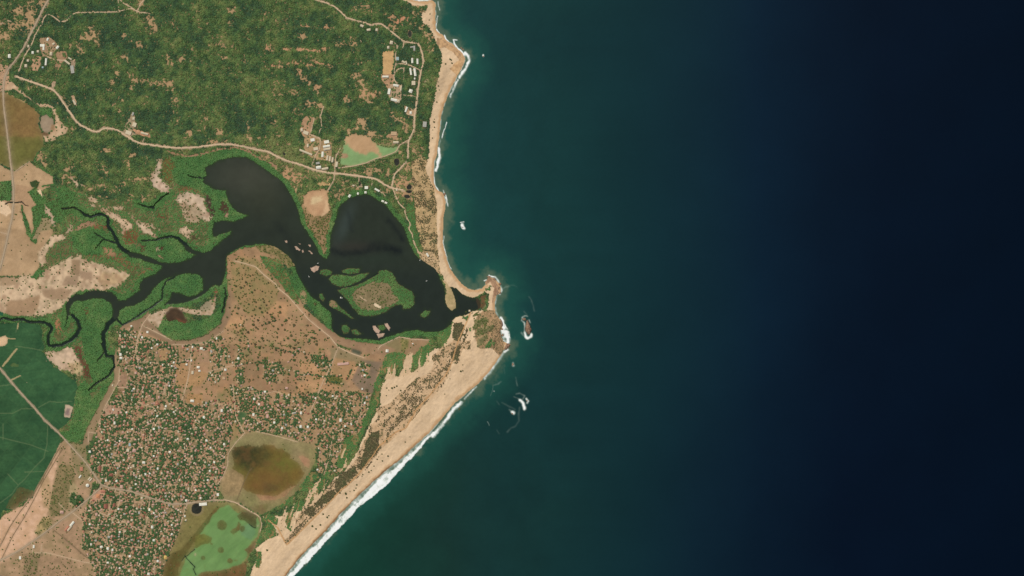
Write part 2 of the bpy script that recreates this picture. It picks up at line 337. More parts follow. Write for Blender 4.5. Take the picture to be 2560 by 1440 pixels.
paint('440 795 470 806 460 808 445 803', 'mudflat', (110, 70, 48), d=0)
# --- villages
vil = poly(pts('''295 830 330 815 345 835 400 850 432 862 470 866 520 858 555 838 560 870 480 880 480 900 452 925 440 960 452 1000 480 1005 545 1000 575 1010
585 1050 578 1100 562 1145 560 1190 545 1242 470 1262 458 1300 445 1340 425 1380 408 1440 400 1700 190 1700 195 1440 240 1440 225 1400 205 1370 207 1330 205 1290
215 1275 235 1230 250 1215 235 1190 222 1160 235 1115 245 1060 262 1010 300 990 318 960 318 935 300 930 295 890'''), 5)
gv_ = sm(N12 + .4 * N5, -.8, .8)[..., None]
cvil = lin((168, 136, 98)) * (1 - gv_) + lin((186, 146, 116)) * gv_
vm = vil & land
vh, ve = plots(12, 19, 23, 5)
paint(vil, 'ground', (128, 116, 80), (176, 138, 104), 5, .0, VILL)
yard = sm(fbm(9, 2, 82) + .35 * N5 + .25 * N30, .25, .6)
vd = 1.2 + .8 * fbm(12, 3, 81) - 1.1 * yard - .5 * sm(U, 480, 560) * sm(N30, -.2, .6) + .3 * N5 - .5 * (vh > .86) - .75 * (ve < 1.25) * (vh < .62)
south_core = sm(V, 930, 1060)
lanes = (sm(1.9 - ve, 0, 1) * (vh < .62))[vm][:, None] * .6; col[vm] = col[vm] * (1 - lanes) + lin((196, 164, 128)) * lanes
dens[vm] = np.clip(vd * (.74 + .22 * south_core), 0, .97)[vm]
for s, f in (('575 965 600 962 650 975 700 985 740 990 800 978 860 975 925 985 925 1010 905 1065 895 1100 885 1130 850 1175 820 1190 790 1180 790 1112 745 1100 700 1085 640 1078 600 1085 585 1040', .62),
             ('780 885 815 888 828 905 822 930 800 925 780 905', .9), ('655 900 700 905 712 940 700 960 665 955', .75), ('735 925 760 930 762 955 740 950', .5),
             ('585 880 605 870 612 960 590 960', .6), ('520 855 560 840 575 900 545 960 520 950 525 900', .5), ('900 905 925 910 925 945 905 940', .5)):
    m = poly(pts(s), 4) & land
    paint(m, 'ground', (172, 138, 102), (148, 126, 86), 12, None, VILL)
    dens[m] = np.clip(f * (1.0 + 1.1 * N12 + .5 * N30 - .7 * yard), 0, .95)[m]
# open lots in the village
for s, c in (('318 935 300 968 318 970', (168, 134, 104)), ('447 865 475 868 476 890 450 905 445 880', (164, 132, 96)), ('497 875 518 875 525 905 493 907', (176, 140, 106)),
             ('400 870 425 875 415 900 400 900', (176, 140, 98)), ('440 910 470 905 468 960 440 960', (178, 138, 96)), ('262 1015 275 1012 305 1022 300 1035 262 1040', (182, 146, 116)),
             ('295 935 318 938 316 968 294 966', (166, 132, 102)), ('470 985 505 985 508 1010 490 1015 465 1005', (176, 136, 92)), ('440 962 500 965 520 935 500 925 470 940', (180, 140, 96)),
             ('640 1000 660 1000 660 1015 640 1015', (190, 140, 110)), ('540 1015 560 1010 560 1040 545 1040', (172, 138, 106)), ('205 1195 225 1180 240 1200 222 1222 205 1215', (190, 150, 120)),
             ('235 1225 262 1225 262 1240 240 1255 225 1250', (196, 150, 118)), ('560 1205 572 1195 585 1200 580 1225 560 1220', (150, 128, 92))):
    paint(s, 'ground', c, tuple(int(x * .93) for x in c), 5, .05)
# --- south-west dry fields and rail embankment land
paint('''-400 1700 -400 1400 0 1370 60 1270 110 1185 145 1110 160 1100 200 1130 222 1160 235 1200 215 1275 205 1290 207 1330 205 1370 225 1400 240 1440 195 1440 190 1700''', 'dry_field', (184, 148, 114), (152, 128, 92), 12, .07, BUSH)
paint('-400 1700 -400 1300 0 1300 12 1285 60 1262 105 1200 145 1115 150 1135 135 1200 125 1260 110 1310 85 1350 50 1375 0 1410', 'dry_field', (222, 180, 146), (196, 156, 118), 12, .02, BUSH)
paint('150 1160 185 1165 190 1210 175 1260 160 1290 130 1290 120 1270 135 1210', 'dry_field', (118, 108, 70), (146, 124, 86), 5, .25, BUSH)
paint('175 1105 215 1110 222 1160 235 1200 200 1200 180 1150', 'dry_field', (128, 120, 80), (150, 128, 92), 12, .15, BUSH)
paint('185 1205 195 1215 190 1240 185 1270 172 1260 175 1215', 'dry_field', (196, 170, 128), (160, 140, 100), 5, .05)
paint('107 1125 130 1215 125 1270 108 1270 100 1200'.replace('107 1125', '120 1190'), 'dry_field', (208, 170, 130), (150, 124, 84), 3, .1)
paint('85 1330 110 1290 135 1300 100 1345', 'dry_field', (190, 160, 110), (120, 110, 70), 5, .2)
paint('145 1300 190 1300 205 1340 200 1370 215 1390 190 1380 150 1340', 'dry_field', (178, 142, 110), (158, 128, 96), 5, .06)
paint('60 1385 110 1378 105 1450 60 1450', 'dry_field', (128, 116, 78), (150, 120, 92), 5, .3)
paint('100 1390 180 1395 190 1440 180 1700 80 1700 90 1440', 'dry_field', (172, 138, 106), (148, 122, 90), 5, .08)
paint('178 1235 186 1232 192 1240 200 1236 210 1245 208 1262 192 1270 184 1260 175 1254', 'ground', (46, 66, 36), d=.95, t=VILL)
paint('-400 1440 60 1440 60 1700 -400 1700', 'dry_field', (168, 132, 104), (150, 122, 94), 12, .1)
# --- rice fields
rice = poly(pts('''-400 808 0 808 60 806 100 812 107 830 105 850 112 868 107 880 118 890 125 905 150 925 170 940 190 952 195 965 188 1000 183 1020
180 1045 165 1060 145 1075 152 1102 140 1130 110 1185 87 1227 83 1245 50 1250 35 1275 8 1278 0 1300 -400 1300'''), 1.5)
rh, re_ = plots(38, 44, 60, 9)
paint(rice, 'rice_field', (46, 82, 50), (58, 94, 56), 30, 0)
m = rice & land
rows = rnoise(-8, 60, 3.2, 41, 2)
col[m] *= (.84 + .26 * rh[m] + .07 * rows[m] + .08 * N30[m])[:, None]
col[m] = col[m] * (1 - .25 * sm(1.1 - re_[m], 0, 1)[:, None]) + lin((84, 112, 70)) * .25 * sm(1.1 - re_[m], 0, 1)[:, None]
for s in ('0 965 32 961', '0 1033 34 1033 55 1021 87 1022', '97 1018 125 1003 145 1006 180 1003', '0 1093 40 1103 75 1111 120 1128', '120 1065 118 1110 110 1145 88 1167 60 1200 47 1212 30 1235 0 1258',
          '38 865 75 870 105 876', '40 830 45 808', '8 1060 8 1100', '20 1185 45 1212', '62 1180 110 1178'):
    d_ = dline(pts(s), 4, .6); mm = (d_ < 1.3) & m
    col[mm] = col[mm] * .68 + lin((120, 134, 90)) * .32
for s, w in (('8 915 42 873', 2.4), ('29 950 51 939', 1.6), ('46 806 44 822', 1.2), ('18 846 38 847', 1.2)):
    mm = (dline(pts(s), 5, .8) < w) & m; col[mm] = lin((168, 150, 106)); cls[mm] = CL['ground']
paint('0 842 15 838 20 850 19 858 12 866 -20 866 -20 842', 'dry_field', (218, 182, 140), d=0)
paint('26 914 35 907 48 912 46 917 30 918', 'marsh', (96, 110, 60), d=0)
paint('164 1012 172 1012 182 1017 176 1045 160 1043', 'dry_field', (206, 178, 148), d=0)
paint('167 1020 176 1020 173 1040 163 1038', 'mudflat', (134, 112, 104), d=0)
paint('50 1216 85 1228 82 1242 50 1258 40 1275 15 1270 22 1250', 'marsh', (92, 84, 48), (76, 84, 46), 12, .02)
paint('-60 735 0 735 27 736 24 750 8 757 -60 757', 'rice_field', (40, 90, 66), d=0); paint('-60 775 8 774 8 790 -60 795', 'rice_field', (40, 90, 60), d=0)
# --- north-west dry paddies
paint('''-400 410 -400 232 17 232 62 255 92 275 100 287 96 315 107 335 110 365 95 382 84 402 75 402 42 425 28 422 0 410''', 'grassland', (136, 106, 64), (112, 100, 54), 80, 0)
m = poly(pts('-400 420 -400 330 100 345 110 365 84 402 42 425 0 412'), 6) & land
col[m] = col[m] * .4 + lin((92, 104, 46)) * .6
m = (dline(pts('20 233 62 256'), 3) < 1.4); col[m] = lin((190, 160, 110))
paint('103 293 112 282 125 288 136 300 132 325 118 335 104 325 100 308', 'pond', (158, 136, 108), (148, 126, 100), 12, 0, k='force')
paint('98 275 110 268 120 272 130 270 132 285 126 296 118 286 102 290', 'ground', (54, 78, 42), d=.8, t=MANG)
paint('12 205 30 205 50 220 70 240 90 258 125 262 140 272 150 300 172 322 165 335 150 340 135 352 112 355 108 340 125 335 134 320 140 300 130 270 100 268 80 252 60 240 35 222 15 228', 'salt_flat', (214, 182, 144), (186, 152, 116), 5, .08, FOREST)
paint('108 330 125 335 120 342 106 338', 'mudflat', (110, 84, 56), d=0)
paint('128 310 138 312 138 325 128 325', 'mudflat', (150, 118, 84), d=0)
# --- west dry fields
wf = poly(pts('''-400 700 -400 410 0 412 28 428 42 428 75 404 100 422 135 440 137 462 110 475 104 490 112 520 108 545 118 560 130 572 135 582 115 610 98 640
100 665 82 690 0 690'''), 2)
wh, we = plots(6, 60, 44, 21)
paint(wf, 'dry_field', (196, 162, 122), (170, 138, 100), 30, .02, BUSH)
m = wf & land; col[m] *= (.86 + .22 * wh[m])[:, None]
for s, c, d_, t_ in (('0 455 30 450 32 500 0 500', (60, 74, 40), .7, MANG), ('40 462 110 472 76 462 70 480 80 495 90 515 60 515 38 500', (176, 142, 106), 0, BUSH),
               ('72 480 88 470 108 478 120 505 140 500 150 470 190 480 190 520 150 560 118 555 100 570 90 610 75 600 85 570 80 520 92 512', (66, 82, 42), .72, MANG),
               ('52 512 60 560 70 590 80 595 72 560 60 530 55 512', (58, 74, 40), .8, MANG), ('0 500 20 510 30 530 15 540 0 530', (220, 188, 150), .05, BUSH),
               ('75 455 88 450 100 455 95 470 80 468', (60, 76, 42), .1, BUSH), ('92 475 104 475 108 495 100 488', (222, 190, 150), 0, BUSH),
               ('80 600 95 595 100 580 125 575 130 560 120 545 105 545 100 560 92 575', (150, 132, 96), .1, BUSH)):
    paint(s, 'ground', c, None, 12, d_, t_)
# north-west stream
paint((dline(pts('95 383 88 402 110 425 135 440 137 462 108 465'), 6, 1.5) < 1.6), 'ground', (44, 60, 34), d=.9, t=MANG)
# --- salt and sand flats
SALT = [('375 445 385 430 390 410 400 395 415 400 405 420 400 440 412 455 428 470 425 478 400 482 385 472 380 458', (222, 192, 162), .03),
 ('440 500 450 485 470 477 495 485 515 495 512 510 520 530 530 545 525 555 512 556 500 540 478 535 468 520 452 512', (220, 192, 160), .12),
 ('450 512 470 508 500 520 510 545 495 560 470 556 455 540', (186, 162, 128), .45), ('447 572 465 565 482 580 476 602 462 592 449 584', (216, 184, 150), .3),
 ('248 510 262 520 290 535 310 550 330 560 333 575 325 590 310 592 303 575 300 560 280 545 258 528', (220, 186, 150), .22),
 ('270 518 300 512 320 520 312 528 285 524', (196, 166, 132), .4), ('318 530 345 548 375 560 400 572 398 578 365 566 335 550', (200, 170, 136), .4),
 ('342 556 360 562 378 575 390 590 383 594 365 585 350 572', (224, 192, 158), .05), ('215 490 238 494 248 502 238 508 222 502', (222, 190, 152), .1),
 ('180 445 192 452 205 465 196 470 184 458', (222, 190, 154), .1), ('175 560 184 562 182 578 172 588 165 582', (206, 176, 144), .25),
 ('186 575 200 560 222 552 245 558 250 570 225 568 200 575', (168, 132, 100), .15),
 ('135 582 160 590 162 600 140 610 125 625 115 640 118 660 105 665 95 650 98 635 115 610', (226, 194, 156), .04),
 ('112 513 125 525 135 545 142 565 135 570 125 550 114 532', (216, 184, 150), .15), ('225 510 238 510 238 516 226 516', (206, 174, 140), .1),
 ('''-400 780 -400 700 0 700 60 690 95 692 120 672 150 655 175 640 203 640 212 652 240 655 270 665 300 675 325 684 322 695 300 714 280 724 250 725 220 726 195 731 175 742
  165 760 150 775 130 785 100 790 60 790 30 785 0 782''', (222, 190, 152), .12),
 ('260 680 300 684 318 692 295 712 262 715 240 700', (204, 172, 128), .08), ('112 880 125 876 150 878 170 865 180 868 188 885 200 900 209 918 208 935 190 940 175 935 165 925 155 927 140 918 125 905 118 892', (222, 190, 156), .04),
 ('172 905 205 905 208 935 190 940 175 933', (206, 180, 132), .25), ('392 622 402 624 398 628 390 626', (214, 184, 150), 0), ('392 636 402 640 408 645 398 642', (206, 164, 134), 0),
 ('480 590 490 602 494 608 484 604', (196, 166, 130), .2), ('560 525 570 528 572 540 564 546', (190, 150, 122), .1)]
for s, c, d_ in SALT:
    m = paint(ragged(s, 4.5), 'salt_flat', c, tuple(int(x * .86) for x in c), 5, np.clip(d_ * .9 + .35 * N5b + .25 * N12b - .12, 0, .8), BUSH)
    mo = (sm(N12b + .6 * N30 + .5 * N5 + .4 * N3, 0, .9)[m] * .72)[:, None]; col[m] = col[m] * (1 - mo) + lin((166, 130, 100)) * mo
    gm = (sm(N12 + .6 * N5b + .3 * N3, .35, 1.0)[m] * .5)[:, None]; col[m] = col[m] * (1 - gm) + lin((120, 112, 76)) * gm
for s, c in (('178 650 200 649 200 690 178 688', (158, 130, 98)), ('165 690 195 690 195 712 155 715', (166, 138, 108)), ('200 678 232 680 230 700 202 695', (170, 140, 110)),
             ('20 752 60 748 100 738 98 765 85 785 45 790 15 785', (170, 138, 104)), ('105 725 150 722 180 728 165 748 130 750 110 742', (168, 138, 106)), ('0 692 40 692 40 712 0 715', (176, 146, 112))):
    paint(s, 'dry_field', c, tuple(int(x * .94) for x in c), 12, .02, BUSH)
for s, c, d_ in (('405 400 420 396 438 410 432 450 425 466 412 450 404 430', (96, 84, 46), .05), ('445 470 470 465 500 480 518 488 500 486 470 478 450 484', (104, 82, 50), .1),
              ('512 485 525 488 536 520 537 540 525 535 515 515', (66, 52, 40), 0), ('555 500 570 515 572 530 560 535 550 520', (72, 56, 40), 0),
              ('312 580 325 570 345 575 345 600 335 612 315 608 308 592', (104, 76, 46), .05), ('215 640 260 645 300 660 335 682 348 668 322 650 285 628 255 618 262 640 240 635', (106, 84, 54), .2),
              ('140 605 165 598 182 608 182 630 165 650 132 665 115 650 122 628', (98, 92, 58), .15), ('186 866 203 868 208 900 222 912 230 945 210 945 208 918 196 895', (88, 62, 42), 0),
              ('340 690 380 666 375 675 345 695', (120, 84, 54), .2), ('260 618 285 620 290 640 268 640', (140, 108, 78), .1), ('235 560 280 565 250 575 225 570', (118, 84, 56), .1),
              ('530 712 545 720 540 740 532 752 535 730', (116, 80, 56), .1), ('135 795 150 800 158 830 148 845 140 825', (140, 100, 70), .1), ('212 770 220 768 222 800 214 800', (96, 80, 48), .3),
              ('400 618 412 616 408 628 402 630', (84, 56, 40), 0), ('352 615 366 615 364 628 354 628', (88, 62, 44), 0), ('480 585 490 585 492 600 482 602', (66, 60, 38), .1),
              ('745 752 752 722 768 735 770 760 756 768'.replace('745 752', '748 742'), (140, 120, 86), .15), ('390 535 420 535 420 545 395 545', (98, 72, 46), .1)):
    paint(ragged(s, 3.5), 'mudflat', c, tuple(int(x * 1.18) for x in c), 12, d_ + .12, MANG)
# --- shore strip between forest and sand, dunes
paint('''1030 405 1045 395 1072 400 1066 420 1072 445 1086 470 1092 490 1093 530 1093 580 1094 610 1096 640 1098 656 1104 690 1090 675 1065 650 1040 560 1035 500 1030 450''',
      'dunes', (196, 164, 118), (176, 148, 104), 5, np.clip(.38 + 1.1 * N12b + .5 * N5b, .03, .97), DUNE)
paint('1015 515 1032 500 1040 560 1050 620 1060 655 1040 640 1030 600 1022 560', 'ground', (100, 100, 58), d=.85, t=MANG)
paint('1045 630 1080 630 1098 655 1104 690 1085 672 1055 650', 'dunes', (206, 174, 132), (180, 150, 110), 5, .3, DUNE)
m = (dline(pts('420 378 440 385 470 391 500 387 550 373 587 369 620 377 640 390 665 402 690 416'), 8, 2) < 2.6 + 1.3 * N5) & land & (N12 > -.75)
paint(m, 'ground', (172, 134, 104), (146, 116, 84), 5, .12, FOREST)
# --- beach
beach = poly(pts('''930 -300 965 -190 985 -100 1005 0 1020 6 1035 12 1052 16 1068 12 1068 20 1055 32 1052 40 1056 55 1068 65 1076 75 1082 85 1086 95 1090 108 1098 120 1103 135 1103 160 1098 185
1092 210 1088 232 1085 250 1081 270 1075 300 1074 330 1072 360 1070 395 1064 420 1072 445 1085 470 1089 490 1092 530 1093 580 1094 610 1096 640 1098 656 1102 680
1110 700 1116 717 1126 716 1140 721 1154 733 1169 741 1182 744 1196 742 1203 735 1212 728 1222 735 1221 760 1216 775 1207 775 1182 778 1170 785 1157 790 1139 793 1131 801
1130 815 1120 840 1105 870 1085 870 1070 885 1050 920 1010 940 970 945 955 960 950 1000 953 1012 935 1035 925 1060 905 1100 895 1130 878 1150 860 1178 835 1195 820 1225
795 1240 785 1260 755 1260 735 1285 700 1290 655 1290 690 1340 665 1350 640 1370 640 1400 625 1440 530 1660 440 1780 3000 1780 3000 -300'''), 2.2)
paint(beach, 'beach', (230, 198, 158), (216, 184, 144), 30, 0, DUNE, grain=.05)
bm = beach & land
streak = rnoise(-52, 46, 9, 31)
xr = (U * .64 - V * .77) ; 
col[bm] *= (.95 + .075 * streak[bm] + .03 * N5[bm])[:, None]
wetm = sm(6 + 2.5 * N12 - dcoast, -4, 3) * .85
wetc = lin((196, 154, 108))
for k_ in range(3): col[..., k_] = np.where(bm, col[..., k_] * (1 - wetm) + wetc[k_] * wetm, col[..., k_])
w2 = sm(3.2 + 1.2 * N12 - dcoast, -1.5, 1.5) * sm(V, 1040, 1180)
for k_ in range(3): col[..., k_] = np.where(bm, col[..., k_] * (1 - w2) + lin((150, 112, 76))[k_] * w2, col[..., k_])
# headlands
paint('1092 96 1104 96 1120 110 1140 122 1155 140 1160 160 1150 170 1142 165 1148 150 1130 130 1112 118 1100 122 1092 108', 'beach', (206, 166, 120), (170, 136, 100), 5, 0)
paint('1135 160 1148 150 1156 165 1150 176 1142 188 1130 178 1125 172', 'beach', (212, 172, 124), (186, 146, 102), 5, 0)
paint('''1190 795 1210 775 1236 776 1246 795 1256 812 1252 830 1252 845 1262 862 1258 880 1248 890 1230 870 1200 872 1188 850 1187 820''', 'ground', (176, 142, 104), (150, 124, 88), 5, .18, DUNE)
for s, f in (('1186 800 1200 795 1220 793 1222 805 1216 818 1206 812 1196 818 1188 830', .7), ('1187 830 1200 818 1230 812 1240 816 1225 828 1200 842 1192 840', .6), ('1222 850 1232 845 1234 858 1226 868 1212 868', 1.0),
             ('1180 782 1205 780 1200 790 1184 790', .8), ('1154 795 1168 790 1172 798 1162 803', 1), ('1188 850 1215 835 1225 840 1205 862 1195 870', .15),
             ('1210 755 1218 765 1216 777 1206 775', 1), ('1216 722 1228 713 1230 720 1224 728', 1), ('1170 818 1180 820 1176 828', 1), ('1180 820 1188 818 1186 828', .8)):
    paint(ragged(s, 3.5), None, (136, 124, 84), (102, 100, 64), 5, f * .8, BUSH if f < .95 else MANG)
paint('1208 700 1225 694 1238 700 1246 715 1245 735 1238 742 1232 760 1230 745 1235 720 1225 705 1215 712', 'beach', (180, 144, 110), (150, 116, 88), 5, 0)
paint('1200 742 1215 735 1214 760 1206 775 1200 770 1203 752', 'mudflat', (92, 72, 46), (120, 90, 58), 12, .1)
paint('1104 696 1108 706 1113 717 1117 727 1113 742 1113 758 1120 770 1131 777 1140 768 1139 752 1135 738 1129 728 1125 718 1117 708', 'sandbar', (160, 142, 96), (196, 168, 124), 12, 0)
# --- dune scrub
for s, f in (('1136 810 1150 805 1162 812 1160 830 1150 856 1140 858 1132 850 1131 835', 1.0), ('1166 818 1158 845 1148 860 1158 862 1165 845 1168 825', .95),
             ('''1120 862 1135 850 1175 852 1177 872 1155 875 1148 905 1130 912 1120 940 1105 965 1085 990 1060 1012 1040 1040 1010 1072 985 1095 955 1120 930 1155 905 1185 880 1205 855 1225
 825 1255 800 1278 770 1305 740 1342 715 1362 712 1352 735 1325 745 1290 765 1262 790 1255 800 1240 828 1205 860 1185 885 1155 900 1125 915 1095 925 1065 945 1045 940 1022 970 1010 1000 985
 1040 945 1075 932 1085 912 1080 892 1098 872''', .68),
             ('1010 985 1040 945 1075 935 1080 960 1060 985 1035 1000 1015 1000', .75), ('1140 862 1152 868 1148 900 1130 905 1125 885 1135 870', .9),
             ('925 1085 950 1075 945 1100 955 1120 925 1150 905 1178 895 1170 905 1140 915 1110', 1.0), ('855 1180 890 1165 895 1182 870 1205 845 1232 835 1225 840 1200', .95),
             ('800 1240 830 1225 845 1232 820 1258 795 1270 785 1262', 1.0), ('762 1268 785 1262 790 1285 772 1292 762 1282', .9), ('735 1298 760 1285 765 1302 745 1318', .7), ('712 1350 740 1320 750 1330 722 1358', .7)):
    m = paint(s if f < .9 else ragged(s, 3), 'dunes', (212, 178, 138) if f < .9 else (128, 114, 80), (190, 156, 116) if f < .9 else (104, 98, 66), 12, None, DUNE)
    dens[m] = np.clip(f * 1.1 - .35 + 1.0 * rnoise(-55, 17, 7, 33) + .9 * rnoise(-52, 48, 16, 34) + .6 * N5b, .03, 1)[m] if f < .9 else np.clip(f + .3 * N5b, 0, 1)[m]
# green fringe of the dunes
FING = rnoise(99, 30, 7, 72)
for s, f in (('''967 885 985 880 1010 882 1030 890 1045 880 1050 870 1065 867 1075 847 1080 852 1074 870 1072 895 1062 905 1055 917 1040 915 1027 930 1012 935 1005 915 990 920 985 940
 965 932 952 940 950 965 947 995 950 1010 935 1027 925 1045 918 1062 910 1080 900 1100 890 1125 875 1140 868 1160 858 1172 840 1167 845 1140 855 1122 862 1095 900 1080 910 1045 922 1018 937 990 935 960 950 932 955 910''', .9),
             ('1095 835 1118 828 1128 812 1126 835 1115 860 1105 855', 1), ('790 1205 812 1190 815 1215 800 1222 790 1245 783 1255 770 1250 775 1230 760 1228 745 1225 750 1210 775 1215', .6),
             ('750 1250 762 1255 755 1275 735 1280 730 1300 728 1330 718 1320 712 1300 720 1280 735 1262', .6), ('655 1295 670 1285 695 1295 693 1312 680 1310 690 1325 698 1335 680 1345 668 1348 660 1330 665 1310', .95),
             ('625 1330 655 1330 655 1352 642 1366 620 1375', .95), ('640 1378 652 1380 655 1405 648 1420 640 1418', .8), ('812 1180 824 1178 822 1195 815 1198', .9), ('745 1180 790 1180 800 1195 760 1210', .5),
             ('700 1250 740 1240 720 1262 700 1268', .4)):
    m = paint(s, 'dunes' if f < .6 else None, (120, 110, 66), (150, 126, 82), 12, None, MANG)
    dens[m] = np.where(.14 + f * .55 + 1.0 * FING + .45 * N5 > .25, .97, 0)[m]
fv = rnoise(97, 46, 5.5, 73, 2); tv = 1.25 - np.clip((V - 872 + .25 * (U - 1000)) / 46, 0, 1.4) * 1.25
m = (fv > tv) & poly(pts('960 880 1070 862 1080 900 1040 935 960 950'), 2) & land; paint(m, 'dunes', (210, 178, 138), d=.03)
fv2 = rnoise(112, 34, 6, 74, 2)
m = (fv2 > .28) & poly(pts('840 1130 868 1120 868 1165 850 1180 838 1178'), 2) & land; paint(m, 'dunes', (206, 174, 132), d=.05)
m = (fv2 > .15) & poly(pts('690 1290 745 1240 800 1195 820 1200 800 1245 760 1275 725 1335 690 1345'), 3) & land; paint(m, 'dunes', (210, 178, 138), d=.05)
# --- football grounds, yards and bare lots
for s, c in (('957 128 985 128 985 165 976 188 957 188', (204, 164, 112)), ('952 186 985 186 986 205 978 235 965 215 955 200', (190, 150, 112)), ('975 210 1005 212 1003 250 990 258 972 245', (196, 166, 130)),
             ('760 292 785 288 788 300 775 335 762 345 750 330 752 312', (190, 150, 112)), ('762 325 778 335 800 345 815 350 830 358 828 405 800 400 772 392 760 370', (182, 150, 108)),
             ('84 140 104 142 102 165 96 178 80 175 80 155', (196, 156, 118)), ('142 130 172 128 168 145 158 155 148 175 128 172 140 160', (178, 142, 106)), ('176 152 190 150 188 172 180 184', (176, 152, 122)),
             ('100 95 125 92 150 115 130 140 108 142 100 120', (168, 138, 104)), ('1010 265 1025 268 1040 275 1035 290 1018 288', (192, 158, 120)), ('130 205 140 204 138 217 131 218', (188, 158, 126)),
             ('310 318 320 300 330 285 338 290 340 310 330 330 345 338 325 342 308 335', (178, 156, 120)), ('330 322 350 325 378 336 375 345 340 335', (204, 156, 116)),
             ('178 240 186 236 192 255 194 270 186 262', (196, 160, 124)), ('965 340 985 330 995 335 990 350 970 352', (186, 148, 110)), ('1060 200 1072 196 1074 207 1066 212 1060 208', (168, 148, 112)),
             ('805 455 822 450 828 458 822 466 800 465 792 458', (208, 172, 118)), ('0 160 22 165 25 200 15 225 0 230', (200, 160, 124)), ('-60 0 60 0 100 60 60 100 20 60', (150, 128, 88))):
    m = poly(pts(s), 1.2)
    if c == (150, 128, 88):
        dens[m & land] *= .75; continue
    paint(m, 'ground' if c != (204, 164, 112) else 'pitch', c, tuple(int(x * .95) for x in c), 12, .16 if c != (204, 164, 112) else 0, FOREST)
    if c != (204, 164, 112): mm = m & land; dens[mm] = np.clip(.1 + .5 * N5 + .3 * N12, 0, .8)[mm]; col[mm] = col[mm] * (.9 + .1 * N3[mm] + .12 * N5[mm])[:, None]
# --- green pond with the brown shallow
pd = poly(pts('850 412 852 392 858 375 862 350 877 337 905 337 927 350 945 362 972 368 995 366 998 378 988 385 965 392 915 408 880 416'), 1.5)
paint(pd, 'pond', (126, 160, 98), (134, 162, 104), 30, 0, k='force', grain=.02)
paint(ragged('864 346 877 335 905 334 925 346 942 362 950 378 956 394 946 388 936 382 915 386 890 382 878 370 868 362', 4), 'pond', (190, 152, 110), (184, 146, 104), 12, 0, grain=.02)
m = paint('952 350 970 345 985 350 988 362 970 368 955 362', 'ground', (150, 128, 92), (110, 110, 66), 5, .3, FOREST)
paint('852 386 868 384 872 392 862 396 852 394', 'ground', (170, 140, 104), d=.1)
paint('878 872 884 872 904 880 902 888 890 887 878 880', 'pond', (78, 82, 58), (70, 76, 54), 12, 0)
# --- algae pond with marsh, bottom
paint('472 1260 520 1255 562 1253 590 1258 620 1275 650 1293 655 1320 648 1345 630 1375 610 1420 600 1700 395 1700 405 1440 420 1400 425 1380 445 1335 457 1295', 'grassland', (136, 124, 72), (122, 112, 66), 30, .01, BUSH)
paint('537 1272 548 1265 550 1275 520 1310 500 1335 480 1362 460 1395 445 1420 440 1700 398 1700 408 1420 425 1385 455 1372 490 1330 515 1298', 'marsh', (104, 86, 42), (84, 84, 42), 12, .04, BUSH)
paint('500 1430 545 1422 600 1410 622 1400 612 1440 600 1700 440 1700 450 1440', 'marsh', (100, 84, 46), (120, 88, 56), 5, .1, BUSH)
ap = poly(pts('450 1700 448 1440 457 1415 467 1392 487 1375 490 1350 515 1315 530 1290 550 1270 565 1264 572 1262 582 1272 595 1284 612 1278 640 1288 650 1310 645 1337 630 1355 617 1372 620 1387 600 1412 560 1424 505 1430 490 1445 480 1700'), 2.5)
paint(ap, 'algae_pond', (114, 148, 84), (102, 138, 74), 30, 0, k='force', grain=.02)
for s, c in (('592 1290 605 1280 625 1278 640 1288 640 1318 628 1318 612 1302 600 1300', (84, 80, 44)), ('596 1305 604 1310 596 1325 584 1336 576 1330 582 1322 590 1318', (94, 88, 46)),
             ('488 1340 510 1335 530 1345 525 1358 505 1362 490 1372 486 1360', (112, 110, 52)), ('612 1375 640 1350 640 1372 622 1385', (104, 80, 50))):
    paint(s, 'marsh', c, None, 12, .02)
EXTRA_BLOBS = None
for s in '555 1313 12 12;552 1375 8 7;575 1403 7 6;590 1401 4 3;508 1395 6 5;528 1360 3 3;606 1322 6 8'.split(';'):
    u_, v_, a_, b_ = map(float, s.split())
    m = (((U - u_ + WU * 1.5) / a_) ** 2 + ((V - v_ + WV * 1.5) / b_) ** 2 < 1); col[m] = lin((92, 88, 46)) * (1 + .1 * N3[m][:, None]); cls[m] = CL['marsh']
m = poly(pts('595 1318 625 1310 640 1330 630 1350 600 1340'), 6) & ap & (cls == CL['algae_pond']); col[m] = col[m] * .6 + lin((96, 132, 100)) * .4
for s in ('462 1390 475 1405 487 1417 483 1422 490 1437', '622 1310 632 1318 640 1320', '487 1373 470 1388 462 1392 455 1402'):
    m = dline(pts(s), 4, .6) < 1.0; col[m] = lin((44, 58, 40)); cls[m] = CL['creek']
# --- the round marsh
paint('575 1105 610 1085 640 1076 700 1088 745 1100 785 1112 790 1150 775 1180 760 1205 735 1235 700 1262 660 1285 640 1280 600 1258 560 1250 545 1215 560 1180', 'grassland', (152, 134, 94), (128, 122, 76), 30, .01, BUSH)
paint(poly(pts('583 1150 580 1125 600 1112 640 1112 680 1115 710 1130 735 1150 758 1175 762 1190 740 1210 710 1230 680 1240 640 1235 605 1218 585 1195'), 7), 'marsh', (122, 92, 44), (98, 92, 40), 30, .0, grain=.06)
rm = poly(pts('583 1165 578 1125 600 1108 650 1108 700 1125 735 1150 720 1170 670 1165 640 1175 600 1200 586 1190'), 6) & land & (cls == CL['marsh'])
fr = sm(1.2 - np.hypot((U - 620) / 60, (V - 1140) / 45) + .4 * N12, 0, 1)[rm][:, None]
col[rm] = col[rm] * (1 - fr) + lin((58, 60, 32)) * (1 + .5 * N3[rm][:, None]) * fr
paint('640 1235 690 1240 720 1222 740 1212 715 1240 690 1250 650 1250', 'grassland', (186, 136, 102), (160, 124, 86), 5, 0)
